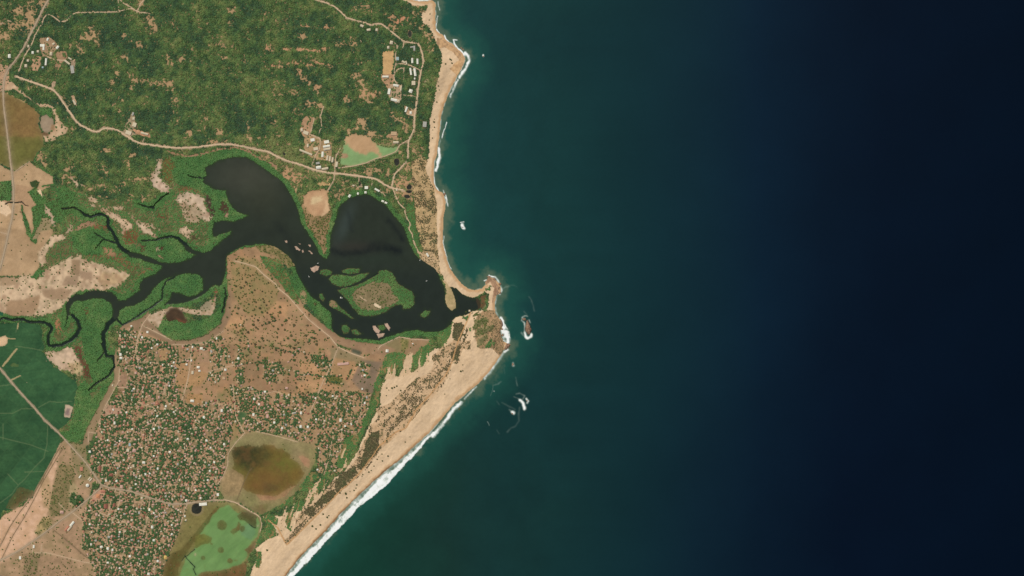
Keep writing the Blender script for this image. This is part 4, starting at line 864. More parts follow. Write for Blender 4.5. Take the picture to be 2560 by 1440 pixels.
for nm, k in CL.items():
    jj, ii = np.nonzero(cell == k)
    if not len(jj): continue
    f = np.stack([vid[jj, ii], vid[jj + 1, ii], vid[jj + 1, ii + 1], vid[jj, ii + 1]], 1)
    used, inv = np.unique(f, return_inverse=True); f = inv.reshape(-1, 4)
    co = np.stack([vx.ravel()[used], vy.ravel()[used], Z.ravel()[used]], 1); cc = col.reshape(-1, 3)[used]
    if nm == 'sea':      # open water beyond the surveyed strip, out to the horizon
        eu = np.concatenate([np.arange(U1 - .001, 2760, 12.0), [2900, 3400, 5000, 9000]]); eu[0] = gu[-1]
        ev = np.concatenate([[-6000, -2500, -800, -300], np.arange(V0, V1 + 1, 10.0)[:-1], [gv[-1], 1800, 2300, 4000, 8000]]); ev[4] = gv[0]
        EU, EV = np.meshgrid(eu, ev)
        r = np.random.default_rng(5); q = seacol(EU, EV, .25 * np.sin(EV / 190) * np.cos(EU / 260)) * (1 + .03 * np.sin(EV / 67 + EU / 91) )[..., None]
        q *= KC
        q = q * np.array([.88, 1, 1])
        # continue the strip's own tone at the seam
        seam = np.stack([np.interp(ev, gv, col[:, -1, c] ) for c in range(3)], -1)[:, None, :]
        t = (1 - sm(EU, U1, U1 + 260))[..., None]; q = q * (1 - t) + q * (seam / np.maximum(q[:, :1], 1e-4)) * t
        n0 = len(co); h, w = EU.shape; ids = n0 + np.arange(h * w).reshape(h, w)
        co = np.concatenate([co, np.stack([(EU - CU) * M, (CV - EV) * M, EU * 0], -1).reshape(-1, 3)]); cc = np.concatenate([cc, q.reshape(-1, 3)])
        f = np.concatenate([f, np.stack([ids[:-1, :-1], ids[1:, :-1], ids[1:, 1:], ids[:-1, 1:]], -1).reshape(-1, 4)])
        for vv, v2, ua in ((gv[0], -6000, 985), (8000, gv[-1], 590)):
            n0 = len(co); a, b_ = (vv, v2) if vv < 7000 else (v2, vv)
            x0, x1 = ua, gu[-1]; lo, hi = min(vv, v2), max(vv, v2)
            co = np.concatenate([co, np.array([[(x0 - CU) * M, (CV - hi) * M, 0], [(x1 - CU) * M, (CV - hi) * M, 0], [(x1 - CU) * M, (CV - lo) * M, 0], [(x0 - CU) * M, (CV - lo) * M, 0]])])
            cc = np.concatenate([cc, np.tile(lin((22, 54, 50)) * KC, (4, 1))]); f = np.concatenate([f, [[n0, n0 + 1, n0 + 2, n0 + 3]]])
    if nm == 'ground':
        for x0, x1, v0, v1 in ((-6000, U0, -6000, 8000), (U0, 985, -6000, gv[0]), (U0, 590, gv[-1], 8000)):
            n0 = len(co)
            co = np.concatenate([co, np.array([[(x0 - CU) * M, (CV - v1) * M, 1], [(x1 - CU) * M, (CV - v1) * M, 1], [(x1 - CU) * M, (CV - v0) * M, 1], [(x0 - CU) * M, (CV - v0) * M, 1]])])
            cc = np.concatenate([cc, np.tile(lin((84, 92, 54)) * KC, (4, 1))]); f = np.concatenate([f, [[n0, n0 + 1, n0 + 2, n0 + 3]]])
    me = mesh_np(nm, co, f, 4, cc)
    if nm != 'surf': me.shade_smooth()
    mk, lb, ct = SHEET[nm]
    o = link(nm, me, MT[mk]); tag(o, lb, ct, kind='stuff' if nm == 'surf' else 'structure')

# ------------------------------------------------------------------ roads as laid ribbons
def ribbon(P, w, c):
    q = []
    for a, b in zip(P[:-1], P[1:]):
        L = math.hypot(b[0] - a[0], b[1] - a[1]); n = max(1, int(L / 1.6))
        q += [(a[0] + (b[0] - a[0]) * i / n, a[1] + (b[1] - a[1]) * i / n) for i in range(n)]
    q.append(P[-1]); q = np.array(q)
    k = min(9, max(3, len(q) // 4 * 2 + 1)); ker = np.ones(k) / k
    if len(q) > k:
        pad = np.concatenate([np.repeat(q[:1], k // 2, 0), q, np.repeat(q[-1:], k // 2, 0)])
        q = np.stack([np.convolve(pad[:, i], ker, 'valid') for i in (0, 1)], 1)
    q = q + np.stack([at(WU, q[:, 0], q[:, 1]), at(WV, q[:, 0], q[:, 1])], 1) * .5
    t = np.gradient(q, axis=0); t /= np.linalg.norm(t, axis=1, keepdims=True) + 1e-9
    nrm = np.stack([-t[:, 1], t[:, 0]], 1)
    rr_ = rng.random((len(q), 2)) * .5 - .1
    off = [-.5, -.2, .2, .5]
    rows = [q + nrm * (w * o_ * (1 + (rr_[:, 0] if o_ < 0 else rr_[:, 1])))[:, None] for o_ in off]
    S = np.stack(rows, 1).reshape(-1, 2)
    z = zat(S[:, 0], S[:, 1]) + .55
    co = np.stack([(S[:, 0] - CU) * M, (CV - S[:, 1]) * M, z], 1)
    n = len(q); ids = np.arange(n * 4).reshape(n, 4)
    f = np.stack([ids[:-1, :-1], ids[:-1, 1:], ids[1:, 1:], ids[1:, :-1]], -1).reshape(-1, 4)
    base = lin(c) * KC * (.93 + .14 * rng.random((n * 4, 1)))
    base[0::4] *= .9; base[3::4] *= .9
    return co, f, base
acc = {}
for nm, w, key, s in ROADS:
    co, f, b_ = ribbon(pts(s), w * .54, RC[key])
    A = acc.setdefault(nm, [[], [], [], 0])
    lift = .02 * len(A[0]) + {'road': .3, 'highway': .6}.get(nm, 0)
    co[:, 2] += lift
    A[0].append(co); A[1].append(f + A[3]); A[2].append(b_); A[3] += len(co)
RL = {'road': ('main roads crossing the forest and the village', 'road'), 'dirt_track': ('pale dirt tracks between houses, fields and lagoon', 'track'),
      'highway': ('wide grey tan road down the left edge', 'road'), 'embankment': ('two parallel narrow embankments beside the rice fields', 'embankment'),
      'ditch': ('thin dark ditch leading out of the round marsh', 'ditch'), 'dune_track': ('orange sand track running along the dunes', 'track')}
for nm, A in acc.items():
    o = link(nm, mesh_np(nm, np.concatenate(A[0]), np.concatenate(A[1]), 4, np.concatenate(A[2])), MT['track']); tag(o, RL[nm][0], RL[nm][1], kind='structure')

# ------------------------------------------------------------------ leafy canopies
def crowns(u, v, r, h, c, seed):
    """many rough crowns: a ragged top, two ragged rings; returns arrays"""
    n = len(u); g = np.random.default_rng(seed)
    K = 6
    th = g.random((n, 1)) * 6.28 + np.arange(K)[None] * 6.283 / K
    x = (np.asarray(u) - CU) * M; y = (CV - np.asarray(v)) * M; z0 = zat(u, v)
    def ring(fr, fz, tw):
        a = th + tw + g.normal(0, .22, (n, K)); rad = r[:, None] * fr * g.uniform(.72, 1.25, (n, K)); hh = h[:, None] * fz * g.uniform(.8, 1.15, (n, K))
        return np.stack([x[:, None] + np.cos(a) * rad, y[:, None] + np.sin(a) * rad, z0[:, None] + hh], -1)
    top = np.stack([x + g.normal(0, .2, n) * r, y + g.normal(0, .2, n) * r, z0 + h * g.uniform(.9, 1.15, n)], -1)[:, None]
    co = np.concatenate([top, ring(.55, .85, 0), ring(1.0, .42, .5)], 1)      # n,13,3
    ff = []
    for k in range(K):
        k2 = (k + 1) % K
        ff += [(0, 1 + k, 1 + k2), (1 + k, 7 + k, 1 + k2), (1 + k2, 7 + k, 7 + k2)]
    f = (np.array(ff)[None] + (np.arange(n) * 13)[:, None, None]).reshape(-1, 3)
    cc = np.repeat(c[:, None], 13, 1) * g.uniform(.82, 1.18, (n, 13, 1))
    return co.reshape(-1, 3), f, cc.reshape(-1, 3)
def scatter(mask_t, spacing, seed):
    g = np.random.default_rng(seed)
    uu, vv = np.meshgrid(np.arange(U0 + 4, U1 - 20, spacing), np.arange(V0 + 4, V1 - 4, spacing * .88))
    uu = uu + (np.arange(uu.shape[0]) % 2)[:, None] * spacing / 2
    uu = (uu + g.uniform(-.42, .42, uu.shape) * spacing).ravel(); vv = (vv + g.uniform(-.42, .42, vv.shape) * spacing).ravel()
    t = at(cty, uu, vv); d = at(dens, uu, vv); w = at(water, uu, vv)
    for du, dv in ((1.6, 0), (-1.6, 0), (0, 1.6), (0, -1.6)): w = w | at(water, uu + du, vv + dv)
    k = (t == mask_t) & (g.random(len(uu)) < d) & ~w
    return uu[k], vv[k]
def grad(u, v, cs, fields):
    """mix of greens following slow fields"""
    a = np.array([lin(c) for c in cs])
    f = np.clip(.5 + .55 * sum(at(F, u, v) * w for F, w in fields), 0, .999) * (len(cs) - 1)
    i = f.astype(int); fr = (f - i)[:, None]
    return a[i] * (1 - fr) + a[i + 1] * fr
SOUTHF = .5 * sm(V + 30 * N30, 320, 400) - .15
STUFF = {FOREST: ('forest_canopy', 2.9, (1.3, 2.7), (2.0, 4.2), [(46, 68, 46), (54, 77, 46), (66, 88, 47), (82, 98, 52), (102, 108, 62)], [(N80, .6), (N30, .5), (N12, .5), (N5, .25), (SOUTHF, 1.0)], 'dense green dry forest covering the land north of the lagoon', 'forest'),
         MANG: ('mangrove_canopy', 2.6, (1.5, 2.1), (1.6, 2.8), [(58, 92, 48), (66, 102, 52), (76, 108, 56), (98, 118, 66)], [(N30, .6), (N12, .5)], 'bright green mangroves along the lagoon and creeks', 'mangrove'),
         DUNE: ('dune_scrub', 2.3, (.9, 1.7), (1.0, 2.0), [(76, 70, 47), (84, 78, 50), (74, 84, 50)], [(N12, .7), (N5, .4)], 'dark olive scrub scattered over the sand dunes', 'scrub'),
         VILL: ('garden_trees', 2.9, (1.2, 2.9), (3, 6.5), [(54, 76, 46), (62, 86, 48), (76, 94, 54)], [(N12, .7), (N30, .4)], 'dark green garden trees filling the village between its houses', 'trees'),
         BUSH: ('field_bushes', 3.4, (1.1, 2.2), (2, 4.5), [(66, 78, 40), (84, 92, 46), (64, 90, 40)], [(N12, .7)], 'small bushes sprinkled over the dry fields', 'bushes')}
CK = 1.28
# ------------------------------------------------------------------ naming things by what they stand near
ORD = 'closest,second closest,third closest,fourth closest,fifth closest,sixth closest,seventh closest,eighth closest,ninth closest,tenth closest'.split(',')
ORD += [x + ' closest' for x in 'eleventh,twelfth,thirteenth,fourteenth,fifteenth,sixteenth,seventeenth,eighteenth,nineteenth,twentieth,twenty-first,twenty-second,twenty-third,twenty-fourth,twenty-fifth,twenty-sixth,twenty-seventh,twenty-eighth,twenty-ninth,thirtieth,thirty-first,thirty-second,thirty-third,thirty-fourth'.split(',')]
def name_near(items, marks):
    """items: (u, v, look); returns a label for each, unique by look, landmark and rank"""
    g = {}
    for i, (u, v, look) in enumerate(items):
        d = [math.hypot(u - m[1], v - m[2]) for m in marks]; k = int(np.argmin(d))
        g.setdefault((look, k), []).append((d[k], i))
    out = [None] * len(items)
    for (look, k), L in g.items():
        L.sort()
        for r, (dd, i) in enumerate(L):
            u, v, _ = items[i]; mu, mv = marks[k][1:]
            side = ''
            if abs(u - mu) > abs(v - mv) * 2: side = ' eastward' if u > mu else ' westward'
            elif abs(v - mv) > abs(u - mu) * 2: side = ' southward' if v > mv else ' northward'
            out[i] = f'{look}, {ORD[min(r, len(ORD) - 1)]} to {marks[k][0]}'
            if side and len((out[i] + side).split()) <= 16: out[i] += ',' + side
    return out
VMARK = [('the village road junction', 255, 1214), ('the round black pond', 492, 1271), ('the teardrop green pond', 607, 1045), ('the mangrove bay rim', 480, 858), ('the tan lot at the village edge', 306, 950),
         ('the marsh west corner', 582, 1140), ('the algae pond west tip', 430, 1400), ('the creek bend above the village', 290, 850), ('the highway bridge over the marsh edge', 207, 1147), ('the open orange lots', 468, 935),
         ('the dense village centre', 400, 1150), ('the village south road bend', 400, 1252), ('the south end of the village', 300, 1400), ('the round tree clump', 192, 1250), ('the long white roof by the black pond', 508, 1260),
         ('the square dark basin', 891, 880), ('the dune scrub edge', 925, 1050), ('the north rim of the brown marsh', 740, 1085), ('the village north lane', 350, 900), ('the big white house on the east lane', 575, 925),
         ('the lane corner by the long lot', 300, 1080), ('the east village track', 790, 1040), ('the marsh south shore', 740, 1205), ('the west farm sheds', 150, 1330), ('the orchard block on the plain', 800, 910)]
PMARK = VMARK + [('the lagoon bank track bend', 730, 750), ('the pale sand bowl between lagoon lobes', 790, 500), ('the north tip of the orange plain', 640, 620), ('the large mangrove island', 940, 740), ('the mangrove bay east rim', 572, 800),
                 ('the middle of the orange plain', 690, 850), ('the pointed spit into the lagoon', 812, 640), ('the bare lot beside the bay road', 640, 790), ('the lane crossing on the plain', 600, 912), ('the west edge of the basin field', 840, 900),
                 ('the orange clearing of the plain', 620, 700), ('the south bank mangroves', 780, 830), ('the green dip of the plain', 720, 800), ('the dry field above the village', 660, 960), ('the farm block near the dunes', 920, 925), ('the long lane to the dunes', 700, 1010)]
# ------------------------------------------------------------------ houses
ROOFS = {'white': (230, 225, 204), 'cream': (208, 192, 160), 'terracotta': (184, 124, 98), 'pink': (202, 162, 142), 'grey': (170, 166, 152), 'rusty red': (150, 94, 76), 'bluish grey': (160, 178, 172), 'orange': (206, 142, 100), 'yellow': (216, 178, 104), 'tan': (190, 160, 124)}
RM = {k: material(k + ' roof', v, rough=.8, grain=.08, gscale=.5) for k, v in ROOFS.items()}
WALLM = material('plastered wall', (214, 200, 178), grain=.04)
def prism(co, f, x0, y0, x1, y1, z0, z1):
    n = len(co); co += [(x0, y0, z0), (x1, y0, z0), (x1, y1, z0), (x0, y1, z0), (x0, y0, z1), (x1, y0, z1), (x1, y1, z1), (x0, y1, z1)]
    f += [(n, n + 3, n + 2, n + 1), (n + 4, n + 5, n + 6, n + 7), (n, n + 1, n + 5, n + 4), (n + 1, n + 2, n + 6, n + 5), (n + 2, n + 3, n + 7, n + 6), (n + 3, n, n + 4, n + 7)]
def house_shape(kind, w, l, h=3.0):
    """walls and roof of a house w by l metres, ridge along l"""
    a, b = w / 2, l / 2; wc, wf = [], []; prism(wc, wf, -a, -b, a, b, -1.5, h)
    e = .6; rc, rf = [], []
    if kind == 'gable':
        t = w * .24
        rc = [(-a - e, -b - e, h - .1), (a + e, -b - e, h - .1), (a + e, b + e, h - .1), (-a - e, b + e, h - .1), (0, -b - e, h + t), (0, b + e, h + t)]
        rf = [(0, 4, 5, 3), (1, 2, 5, 4), (0, 1, 4), (2, 3, 5), (0, 3, 2, 1)]
    elif kind == 'hip':
        t = w * .25; k = max(b - a, .4)
        rc = [(-a - e, -b - e, h - .1), (a + e, -b - e, h - .1), (a + e, b + e, h - .1), (-a - e, b + e, h - .1), (0, -k, h + t), (0, k, h + t)]
        rf = [(0, 4, 5, 3), (1, 2, 5, 4), (0, 1, 4), (2, 3, 5), (0, 3, 2, 1)]
    elif kind == 'flat':
        prism(rc, rf, -a - .3, -b - .3, a + .3, b + .3, h + .002, h + .35); prism(rc, rf, -a * .5, -b * .6, -a * .1, -b * .3, h + .36, h + 1.3)
    elif kind == 'round':
        n = 16
        rc = [(0, 0, h + w * .3)] + [(cos(6.2832 * i / n) * (a + e), sin(6.2832 * i / n) * (b + e), h - .1) for i in range(n)]
        rf = [(0, 1 + i, 1 + (i + 1) % n) for i in range(n)] + [tuple(range(n, 0, -1))]
        wc = [(cos(6.2832 * i / n) * a, sin(6.2832 * i / n) * b, z) for z in (-1.5, h) for i in range(n)]; wf = [(i, (i + 1) % n, n + (i + 1) % n, n + i) for i in range(n)]
    return (wc, wf), (rc, rf)
def pymesh(name, co, f):
    me = bpy.data.meshes.new(name); me.from_pydata(co, [], f); me.update(); return me
HM = {}
def house_mesh(kind, w, l, h, roof):
    k = (kind, w, l, h, roof)
    if k not in HM:
        (wc, wf), (rc, rf) = house_shape(kind, w, l, h)
        a = pymesh('wall', wc, wf); a.materials.append(WALLM); b = pymesh('roof', rc, rf); b.materials.append(RM[roof]); HM[k] = (a, b)
    return HM[k]
taken = []
def put_house(name, u, v, w, l, ang, kind, roof, label, cat, group, h=3.2):
    a, b = house_mesh(kind, w, l, h, roof)
    x, y = W(u, v)
    r = link(name, None, loc=(x, y, float(zat(u, v))), rot=radians(ang)); r.empty_display_size = 4; tag(r, label, cat, group)
    link('wall', a, parent=r); link('roof', b, parent=r)
    return r
def clear(u, v, r, to=0):
    b = box([(u, v)], r); m = np.hypot(U[b] - u, V[b] - v) < r
    dens[b][m] = to
# houses read off the survey: u, v, width, length (survey units), bearing, kind, roof
VH = '''329 815 3 4 w;369 830 5 5 w;356 843 4 5 w;302 886 5 6 w;303 895 5 6 w;380 870 3 4 w;394 861 4 4 w;377 907 3 4 c;435 906 4 4 w;440 920 3 4 g;467 911 4 4 w;482 867 3 5 w;504 871 6 6 w;542 846 3 5 w;496 918 5 6 w
499 927 4 5 w;482 931 5 7 c;479 901 3 4 w;564 924 5 5 w;596 896 5 5 w;340 932 5 5 p;422 957 3 4 g;424 964 3 4 w;407 912 3 3 w;430 915 3 4 w;481 1002 6 8 w;415 1015 4 5 w;413 1022 4 5 c;317 1031 4 4 w;357 991 4 4 c;287 1057 4 6 w
385 1072 5 5 w;490 1051 3 4 c;510 1043 5 6 w;555 1026 5 6 w;577 1024 4 5 c;636 997 5 5 w;634 1036 5 6 w;331 1072 4 4 w;435 1030 3 4 w;360 1007 5 6 t;355 1020 5 6 r;450 1070 7 7 t;372 1060 4 5 p;302 850 4 4 t;339 842 4 4 c
560 945 7 6 n;602 812 3 3 c;300 952 4 4 n;282 963 3 4 c;516 1007 4 5 g;370 1056 4 4 c;753 1032 4 6 w;789 995 3 4 w;832 990 4 4 w;843 991 3 4 c;722 987 4 5 c;717 970 5 6 p;715 1062 5 5 g;686 1056 5 5 w;706 1070 4 5 w;752 1066 5 6 w
770 1067 6 5 w;852 1050 6 7 w;791 1048 4 4 w;912 1007 4 5 w;863 1065 4 4 w;906 972 3 4 w;1032 859 2 3 w;812 1052 4 4 c;648 1010 4 5 w;669 1040 6 8 p;818 917 4 4 n;807 892 3 4 t;968 877 7 6 w;900 912 4 5 c;908 925 5 4 g;912 938 5 4 w
360 1156 5 6 w;395 1171 4 5 w;375 1183 4 4 w;336 1126 8 8 p;320 1125 7 7 c;325 1111 5 7 b;225 1129 5 5 w;266 1201 4 5 w;292 1202 4 5 w;204 1172 8 9 t;258 1228 6 11 t;246 1240 10 8 o;265 1265 9 10 r;155 1280 7 8 p;242 1285 5 6 p
85 1366 4 7 w;51 1394 5 7 w;270 1406 5 4 w;254 1367 5 6 w;270 1371 6 6 w;282 1374 4 5 w;240 1351 4 5 g;312 1285 4 5 g;297 1272 4 4 w;545 1236 6 6 w;502 1245 4 4 w;466 1251 5 5 w;536 1155 4 5 w;517 1101 5 5 w;425 1130 5 5 w
561 1110 4 5 w;372 1434 6 5 w;395 1402 5 5 w;414 1393 9 7 y;381 1317 5 6 w;527 1119 4 4 w;470 1097 4 5 w;450 1200 4 5 c;430 1312 4 4 w;355 1245 5 5 c;343 1271 4 4 c;304 1216 7 7 p;465 1300 4 4 c;463 1290 4 3 w;286 1262 5 7 r
278 1187 7 8 r;250 1172 6 14 r;440 1100 4 5 c;410 1215 4 5 g;350 1190 4 4 c;385 1140 4 4 w;310 1150 5 5 c;295 1170 4 4 g;340 1210 4 4 w;420 1180 5 5 p;445 1160 4 5 g;480 1140 4 4 c;500 1180 4 5 p;520 1200 4 4 w;540 1180 5 4 c
490 1225 4 4 w;450 1235 4 5 r;415 1240 4 5 g;395 1225 4 5 r;385 1282 4 4 w;360 1290 4 5 r;410 1290 4 5 p;330 1300 5 5 c;300 1330 4 4 w;345 1345 4 5 r;385 1350 5 5 w;410 1340 4 4 c;280 1340 4 5 p;325 1390 5 5 w;350 1410 4 4 c
300 1420 4 4 w;340 1425 4 5 p;230 1330 4 4 c;225 1310 4 4 w;260 1320 4 5 r;400 1370 4 5 c;370 1385 4 4 g;310 1365 4 4 r;290 1390 4 4 c;430 1335 4 4 w;445 1310 4 4 p;270 1100 4 4 w;255 1080 4 5 c;300 1110 4 4 p;280 1135 4 4 g'''.replace('\n', ';')
RK = {'w': 'white', 'c': 'cream', 't': 'terracotta', 'p': 'pink', 'g': 'grey', 'r': 'rusty red', 'b': 'bluish grey', 'o': 'orange', 'y': 'yellow', 'n': 'tan'}
hh = []
for q in VH.split(';'):
    u_, v_, w_, l_, c_ = q.split(); u_, v_, w_, l_ = map(float, (u_, v_, w_, l_))
    kind = ['gable', 'hip', 'flat'][int(u_ * 7 + v_) % 3]
    hh.append((u_, v_, round(w_ * 1.9), round(l_ * 2.1), 8 + int(u_ + v_) % 3 * 90 - 12, kind, RK[c_]))
occ = np.zeros((NY, NX), bool)
def occupy(u, v, r):
    b = box([(u, v)], r); occ[b] |= np.hypot(U[b] - u, V[b] - v) < r
for h_ in hh: occupy(h_[0], h_[1], max(h_[2], h_[3]) / 2 + .6)
roadm = np.zeros((NY, NX), bool)
for nm, w, key, s in ROADS: roadm |= dline(pts(s), w + 3) < w * .5 + 1.6
cand = [];
gh = np.random.default_rng(44)
au = gh.uniform(190, 960, 16000); av = gh.uniform(800, 1450, 16000)
for u_, v_ in zip(au, av):
    j = int((v_ - V0) / STEP + .5); i = int((u_ - U0) / STEP + .5)
    if cty[j, i] != VILL or (dens[j, i] < .3 and gh.random() < .8) or roadm[j, i] or water[j, i]: continue
    if u_ > 600 and gh.random() < .45: continue
    if v_ < 930 and gh.random() < .2: continue
    if occ[j, i]: continue
    cand.append((u_, v_)); occupy(u_, v_, 4.2 + 5.5 * gh.random() ** 2)
gh.shuffle(cand)
n_ind = 300 - len(hh)
for u_, v_ in cand[:n_ind]:
    roof = gh.choice(['white', 'cream', 'grey', 'terracotta', 'pink', 'tan'], p=[.05, .16, .18, .17, .22, .22])
    hh.append((u_, v_, int(gh.integers(5, 10)), int(gh.integers(7, 14)), int(gh.choice([0, 90])) + 8 + int(gh.integers(-8, 8)), str(gh.choice(['gable', 'hip', 'flat'])), str(roof)))
labs = name_near([(h_[0], h_[1], h_[6] + '-roofed house') for h_ in hh], VMARK)
for h_, lb in zip(hh, labs):
    put_house('house', *h_[:7], lb, 'house', 'houses of the village')
    clear(h_[0], h_[1], max(h_[2], h_[3]) / 2 * .5 + 1.2)
# remaining small roofs as one mass
co_, fw_, fr_ = [], [], []; cw, fx, rc2, rf2, rcol = [], [], [], [], []
for u_, v_ in cand[n_ind:]:
    w_, l_ = gh.uniform(4.5, 7.5), gh.uniform(5.5, 11); (wc, wf), (rc, rf) = house_shape('gable' if gh.random() < .6 else 'hip', w_, l_, 2.8)
    an = radians(8 + int(gh.choice([0, 90])) + gh.uniform(-10, 10)); x, y = W(u_, v_); z = float(zat(u_, v_)); ca, sa = cos(an), sin(an)
    c_ = lin(ROOFS[str(gh.choice(['rusty red', 'tan', 'terracotta', 'pink', 'cream'], p=[.08, .36, .16, .3, .1]))]) * KC * gh.uniform(.8, 1.1)
    for P, F, k_ in ((wc, wf, lin((200, 180, 150))), (rc, rf, c_)):
        n0 = len(cw); cw += [(x + p[0] * ca - p[1] * sa, y + p[0] * sa + p[1] * ca, z + p[2]) for p in P]; fx += [tuple(i + n0 for i in f) for f in F]; rcol += [tuple(k_)] * len(P)
    clear(u_, v_, 2.6)
me = pymesh('small_houses', cw, fx); a_ = me.color_attributes.new('tone', 'FLOAT_COLOR', 'POINT')
a_.data.foreach_set('color', np.concatenate([np.array(rcol, np.float32), np.ones((len(rcol), 1), np.float32)], 1).ravel())
MT['smallroof'] = material('weathered roofs', rough=.85, grain=.1, gscale=.5)
tag(link('small_houses', me, MT['smallroof']), 'many tiny rust and tan roofs packed among the village trees', 'houses', kind='stuff')
# large buildings: u v width length(bearing along v, clockwise deg) kind roof
BH = '''1031 152 4 12 0 gable white;1044 154 4 13 -2 gable white;1027 179 4 17 -8 gable white;1037.5 181 5 19 -8 gable white;1034 208 9 10 0 flat cream;1037 197 3 4 0 hip white;1009 155 4 8 -60 gable cream;1016 157 3 8 -15 gable cream;1027 228 8 8 20 hip white
990 214 5 13 -80 gable white;973 229 6 14 10 flat white;985 250 6 15 -75 gable white;996 253 7 7 10 hip cream;1003 221 3 12 8 gable cream;964 192 4 15 90 gable white;979 107 7 8 10 hip cream;971 119 5 6 0 hip cream;1036 121 4 12 0 flat grey;1030 118 3 8 80 flat grey
1016 274 4 13 20 gable white;1027 282 5 6 0 hip white;905 65 5 8 -65 gable cream;922 75 5 9 80 gable cream;942 75 5 6 0 hip cream;994 147 7 8 0 flat bluish_grey;985 334 9 14 90 flat tan;990 356 5 13 90 gable cream;782 350 7 10 80 flat white;817 355 7 12 80 flat white
755 325 5 7 0 hip cream;765 332 8 13 -70 flat cream;770 364 4 8 0 gable cream;817 366 5 17 80 gable white;818 373 5 17 80 gable cream;765 381 4 33 -68 gable cream;807 386 5 13 5 gable white;790 372 7 11 80 flat cream;819 395 4 12 8 gable cream;825.5 397 4 12 8 gable cream;832 400 4 12 8 gable cream
797 419 7 12 80 gable white;813 422 5 16 80 gable cream;842 411 5 13 8 flat cream;795 408 5 9 80 flat grey;916 469 7 8 90 flat white;914 481 5 5 0 hip white;895 484 4 5 0 hip white;874 490 5 7 30 hip white;943 475 4 13 -60 gable white;957 503 4 6 -70 hip white
965 507 4 6 -70 hip white;884 464 3 5 -70 gable cream;992 475 4 5 0 hip cream;1069 637 4 9 -30 gable white;107 114 6 11 90 flat white;120 99 4 7 20 hip white;145 119 5 8 40 hip white;129 135 6 8 0 hip cream;116 155 4 17 5 gable white;169 156 4 16 -52 gable cream
182 174 8 19 -8 flat grey;83 132 5 6 0 hip white;96 129 5 5 0 hip cream;25 141 6 9 0 hip white;66 165 6 7 0 hip cream;71 152 5 5 0 hip cream;108 169 4 4 0 hip bluish_grey;187 256 4 13 -30 gable cream;335 297 5 6 0 hip cream;337 312 9 10 20 flat cream;362 334 4 18 -75 gable cream
322 332 9 14 -70 flat cream;176 147 3 9 -60 gable cream;187 152 3 6 20 gable tan;508 1260 7 19 85 flat white;219.5 1213 8 8 0 round white;224 1196 3 9 40 gable cream;227.5 1199 3 9 40 gable cream;181 1309 5 14 40 gable white;168 1321 5 14 40 gable terracotta;201 1191 3 8 35 gable white
858 909 6 28 85 flat pink;1174 777 4 4 0 hip cream;1062 311 9 13 5 flat grey;852 744 2 3 0 hip white;110 121 4 9 0 gable white;333 285 4 8 20 flat grey;135 110 4 6 60 hip cream;72 116 4 6 0 hip cream;175 1320 4 16 40 gable cream'''.replace('\n', ';')
BMARK = [('the upper sandy sports ground', 971, 158), ('the shore road of the hotels', 1048, 180), ('the dammed green pond', 920, 380), ('the small round lagoon shore', 915, 486), ('the dark pool in the northern trees', 1025, 85),
         ('the northwest road fork', 60, 180), ('the lagoon road junction', 838, 434), ('the bend of the forest road', 320, 339), ('the village road junction', 255, 1214), ('the black village pond', 492, 1271), ('the river mouth', 1170, 780),
         ('the west farm fields', 150, 1330), ('the tan clearing west of the pond', 772, 310), ('the square dark basin', 891, 880), ('the south end of the hotels', 1030, 285)]
bb = []
for q in BH.split(';'):
    t = q.split(); bb.append((float(t[0]), float(t[1]), float(t[2]) * 2, float(t[3]) * 2, -float(t[4]), t[5], t[6].replace('_', ' ')))
def bl(b):
    L = 'long' if b[3] > b[2] * 2 else ('large' if b[2] * b[3] > 260 else 'small')
    return f'{L} {b[6]}-roofed building'
labs = name_near([(b[0], b[1], bl(b)) for b in bb], BMARK)
for b, lb in zip(bb, labs):
    put_house('building', b[0], b[1], b[2], b[3], b[4], b[5], b[6], lb, 'building', 'larger buildings', 3.6 if b[5] != 'round' else 6.5)
    n = max(1, int(b[3] / 6))
    for k in range(n + 1):
        t = (k / n - .5) * b[3] / 2; clear(b[0] + sin(radians(-b[4])) * -t * -1, b[1] + cos(radians(b[4])) * t, b[2] / 4 + 2.0)

# ------------------------------------------------------------------ masses of leaves
for t, (nm, sp, rr_, hr, cs, flds, lb, ct) in STUFF.items():
    u_, v_ = scatter(t, sp, 100 + t); g = np.random.default_rng(200 + t)
    n = len(u_); r_ = g.uniform(rr_[0], rr_[1], n) * M * (1 if t != FOREST else (1 + .25 * at(N12, u_, v_).clip(-1, 1))); h_ = g.uniform(hr[0], hr[1], n)
    c_ = grad(u_, v_, cs, flds) * CK * KC * (g.uniform(.8, 1.2, (n, 1)) if t != MANG else g.uniform(.92, 1.08, (n, 1))) * (1 + g.normal(0, .04, (n, 3)))
    if t == DUNE: c_ = c_ * (1.18 - .42 * at(dens, u_, v_))[:, None]
    if t == FOREST:
        c_ = c_ * 1.04
        hf = (at(HALF, u_, v_) * g.uniform(.45, .9, n))[:, None] * .45; c_ = c_ * (1 - hf) + lin((128, 116, 74)) * hf
        dry = (g.random(n) < .008 + .07 * sm(at(N12b, u_, v_) + at(N80, u_, v_), .5, 1.6))[:, None]; c_ = np.where(dry, lin((118, 116, 70)) * g.uniform(.8, 1.2, (n, 1)), c_)
    co, f, cc = crowns(u_, v_, r_, h_, np.clip(c_, .002, .6), 300 + t)
    o = link(nm, mesh_np(nm, co, f, 3, cc), MT['leaf']); tag(o, lb, ct, kind='stuff')
    print(nm, n)
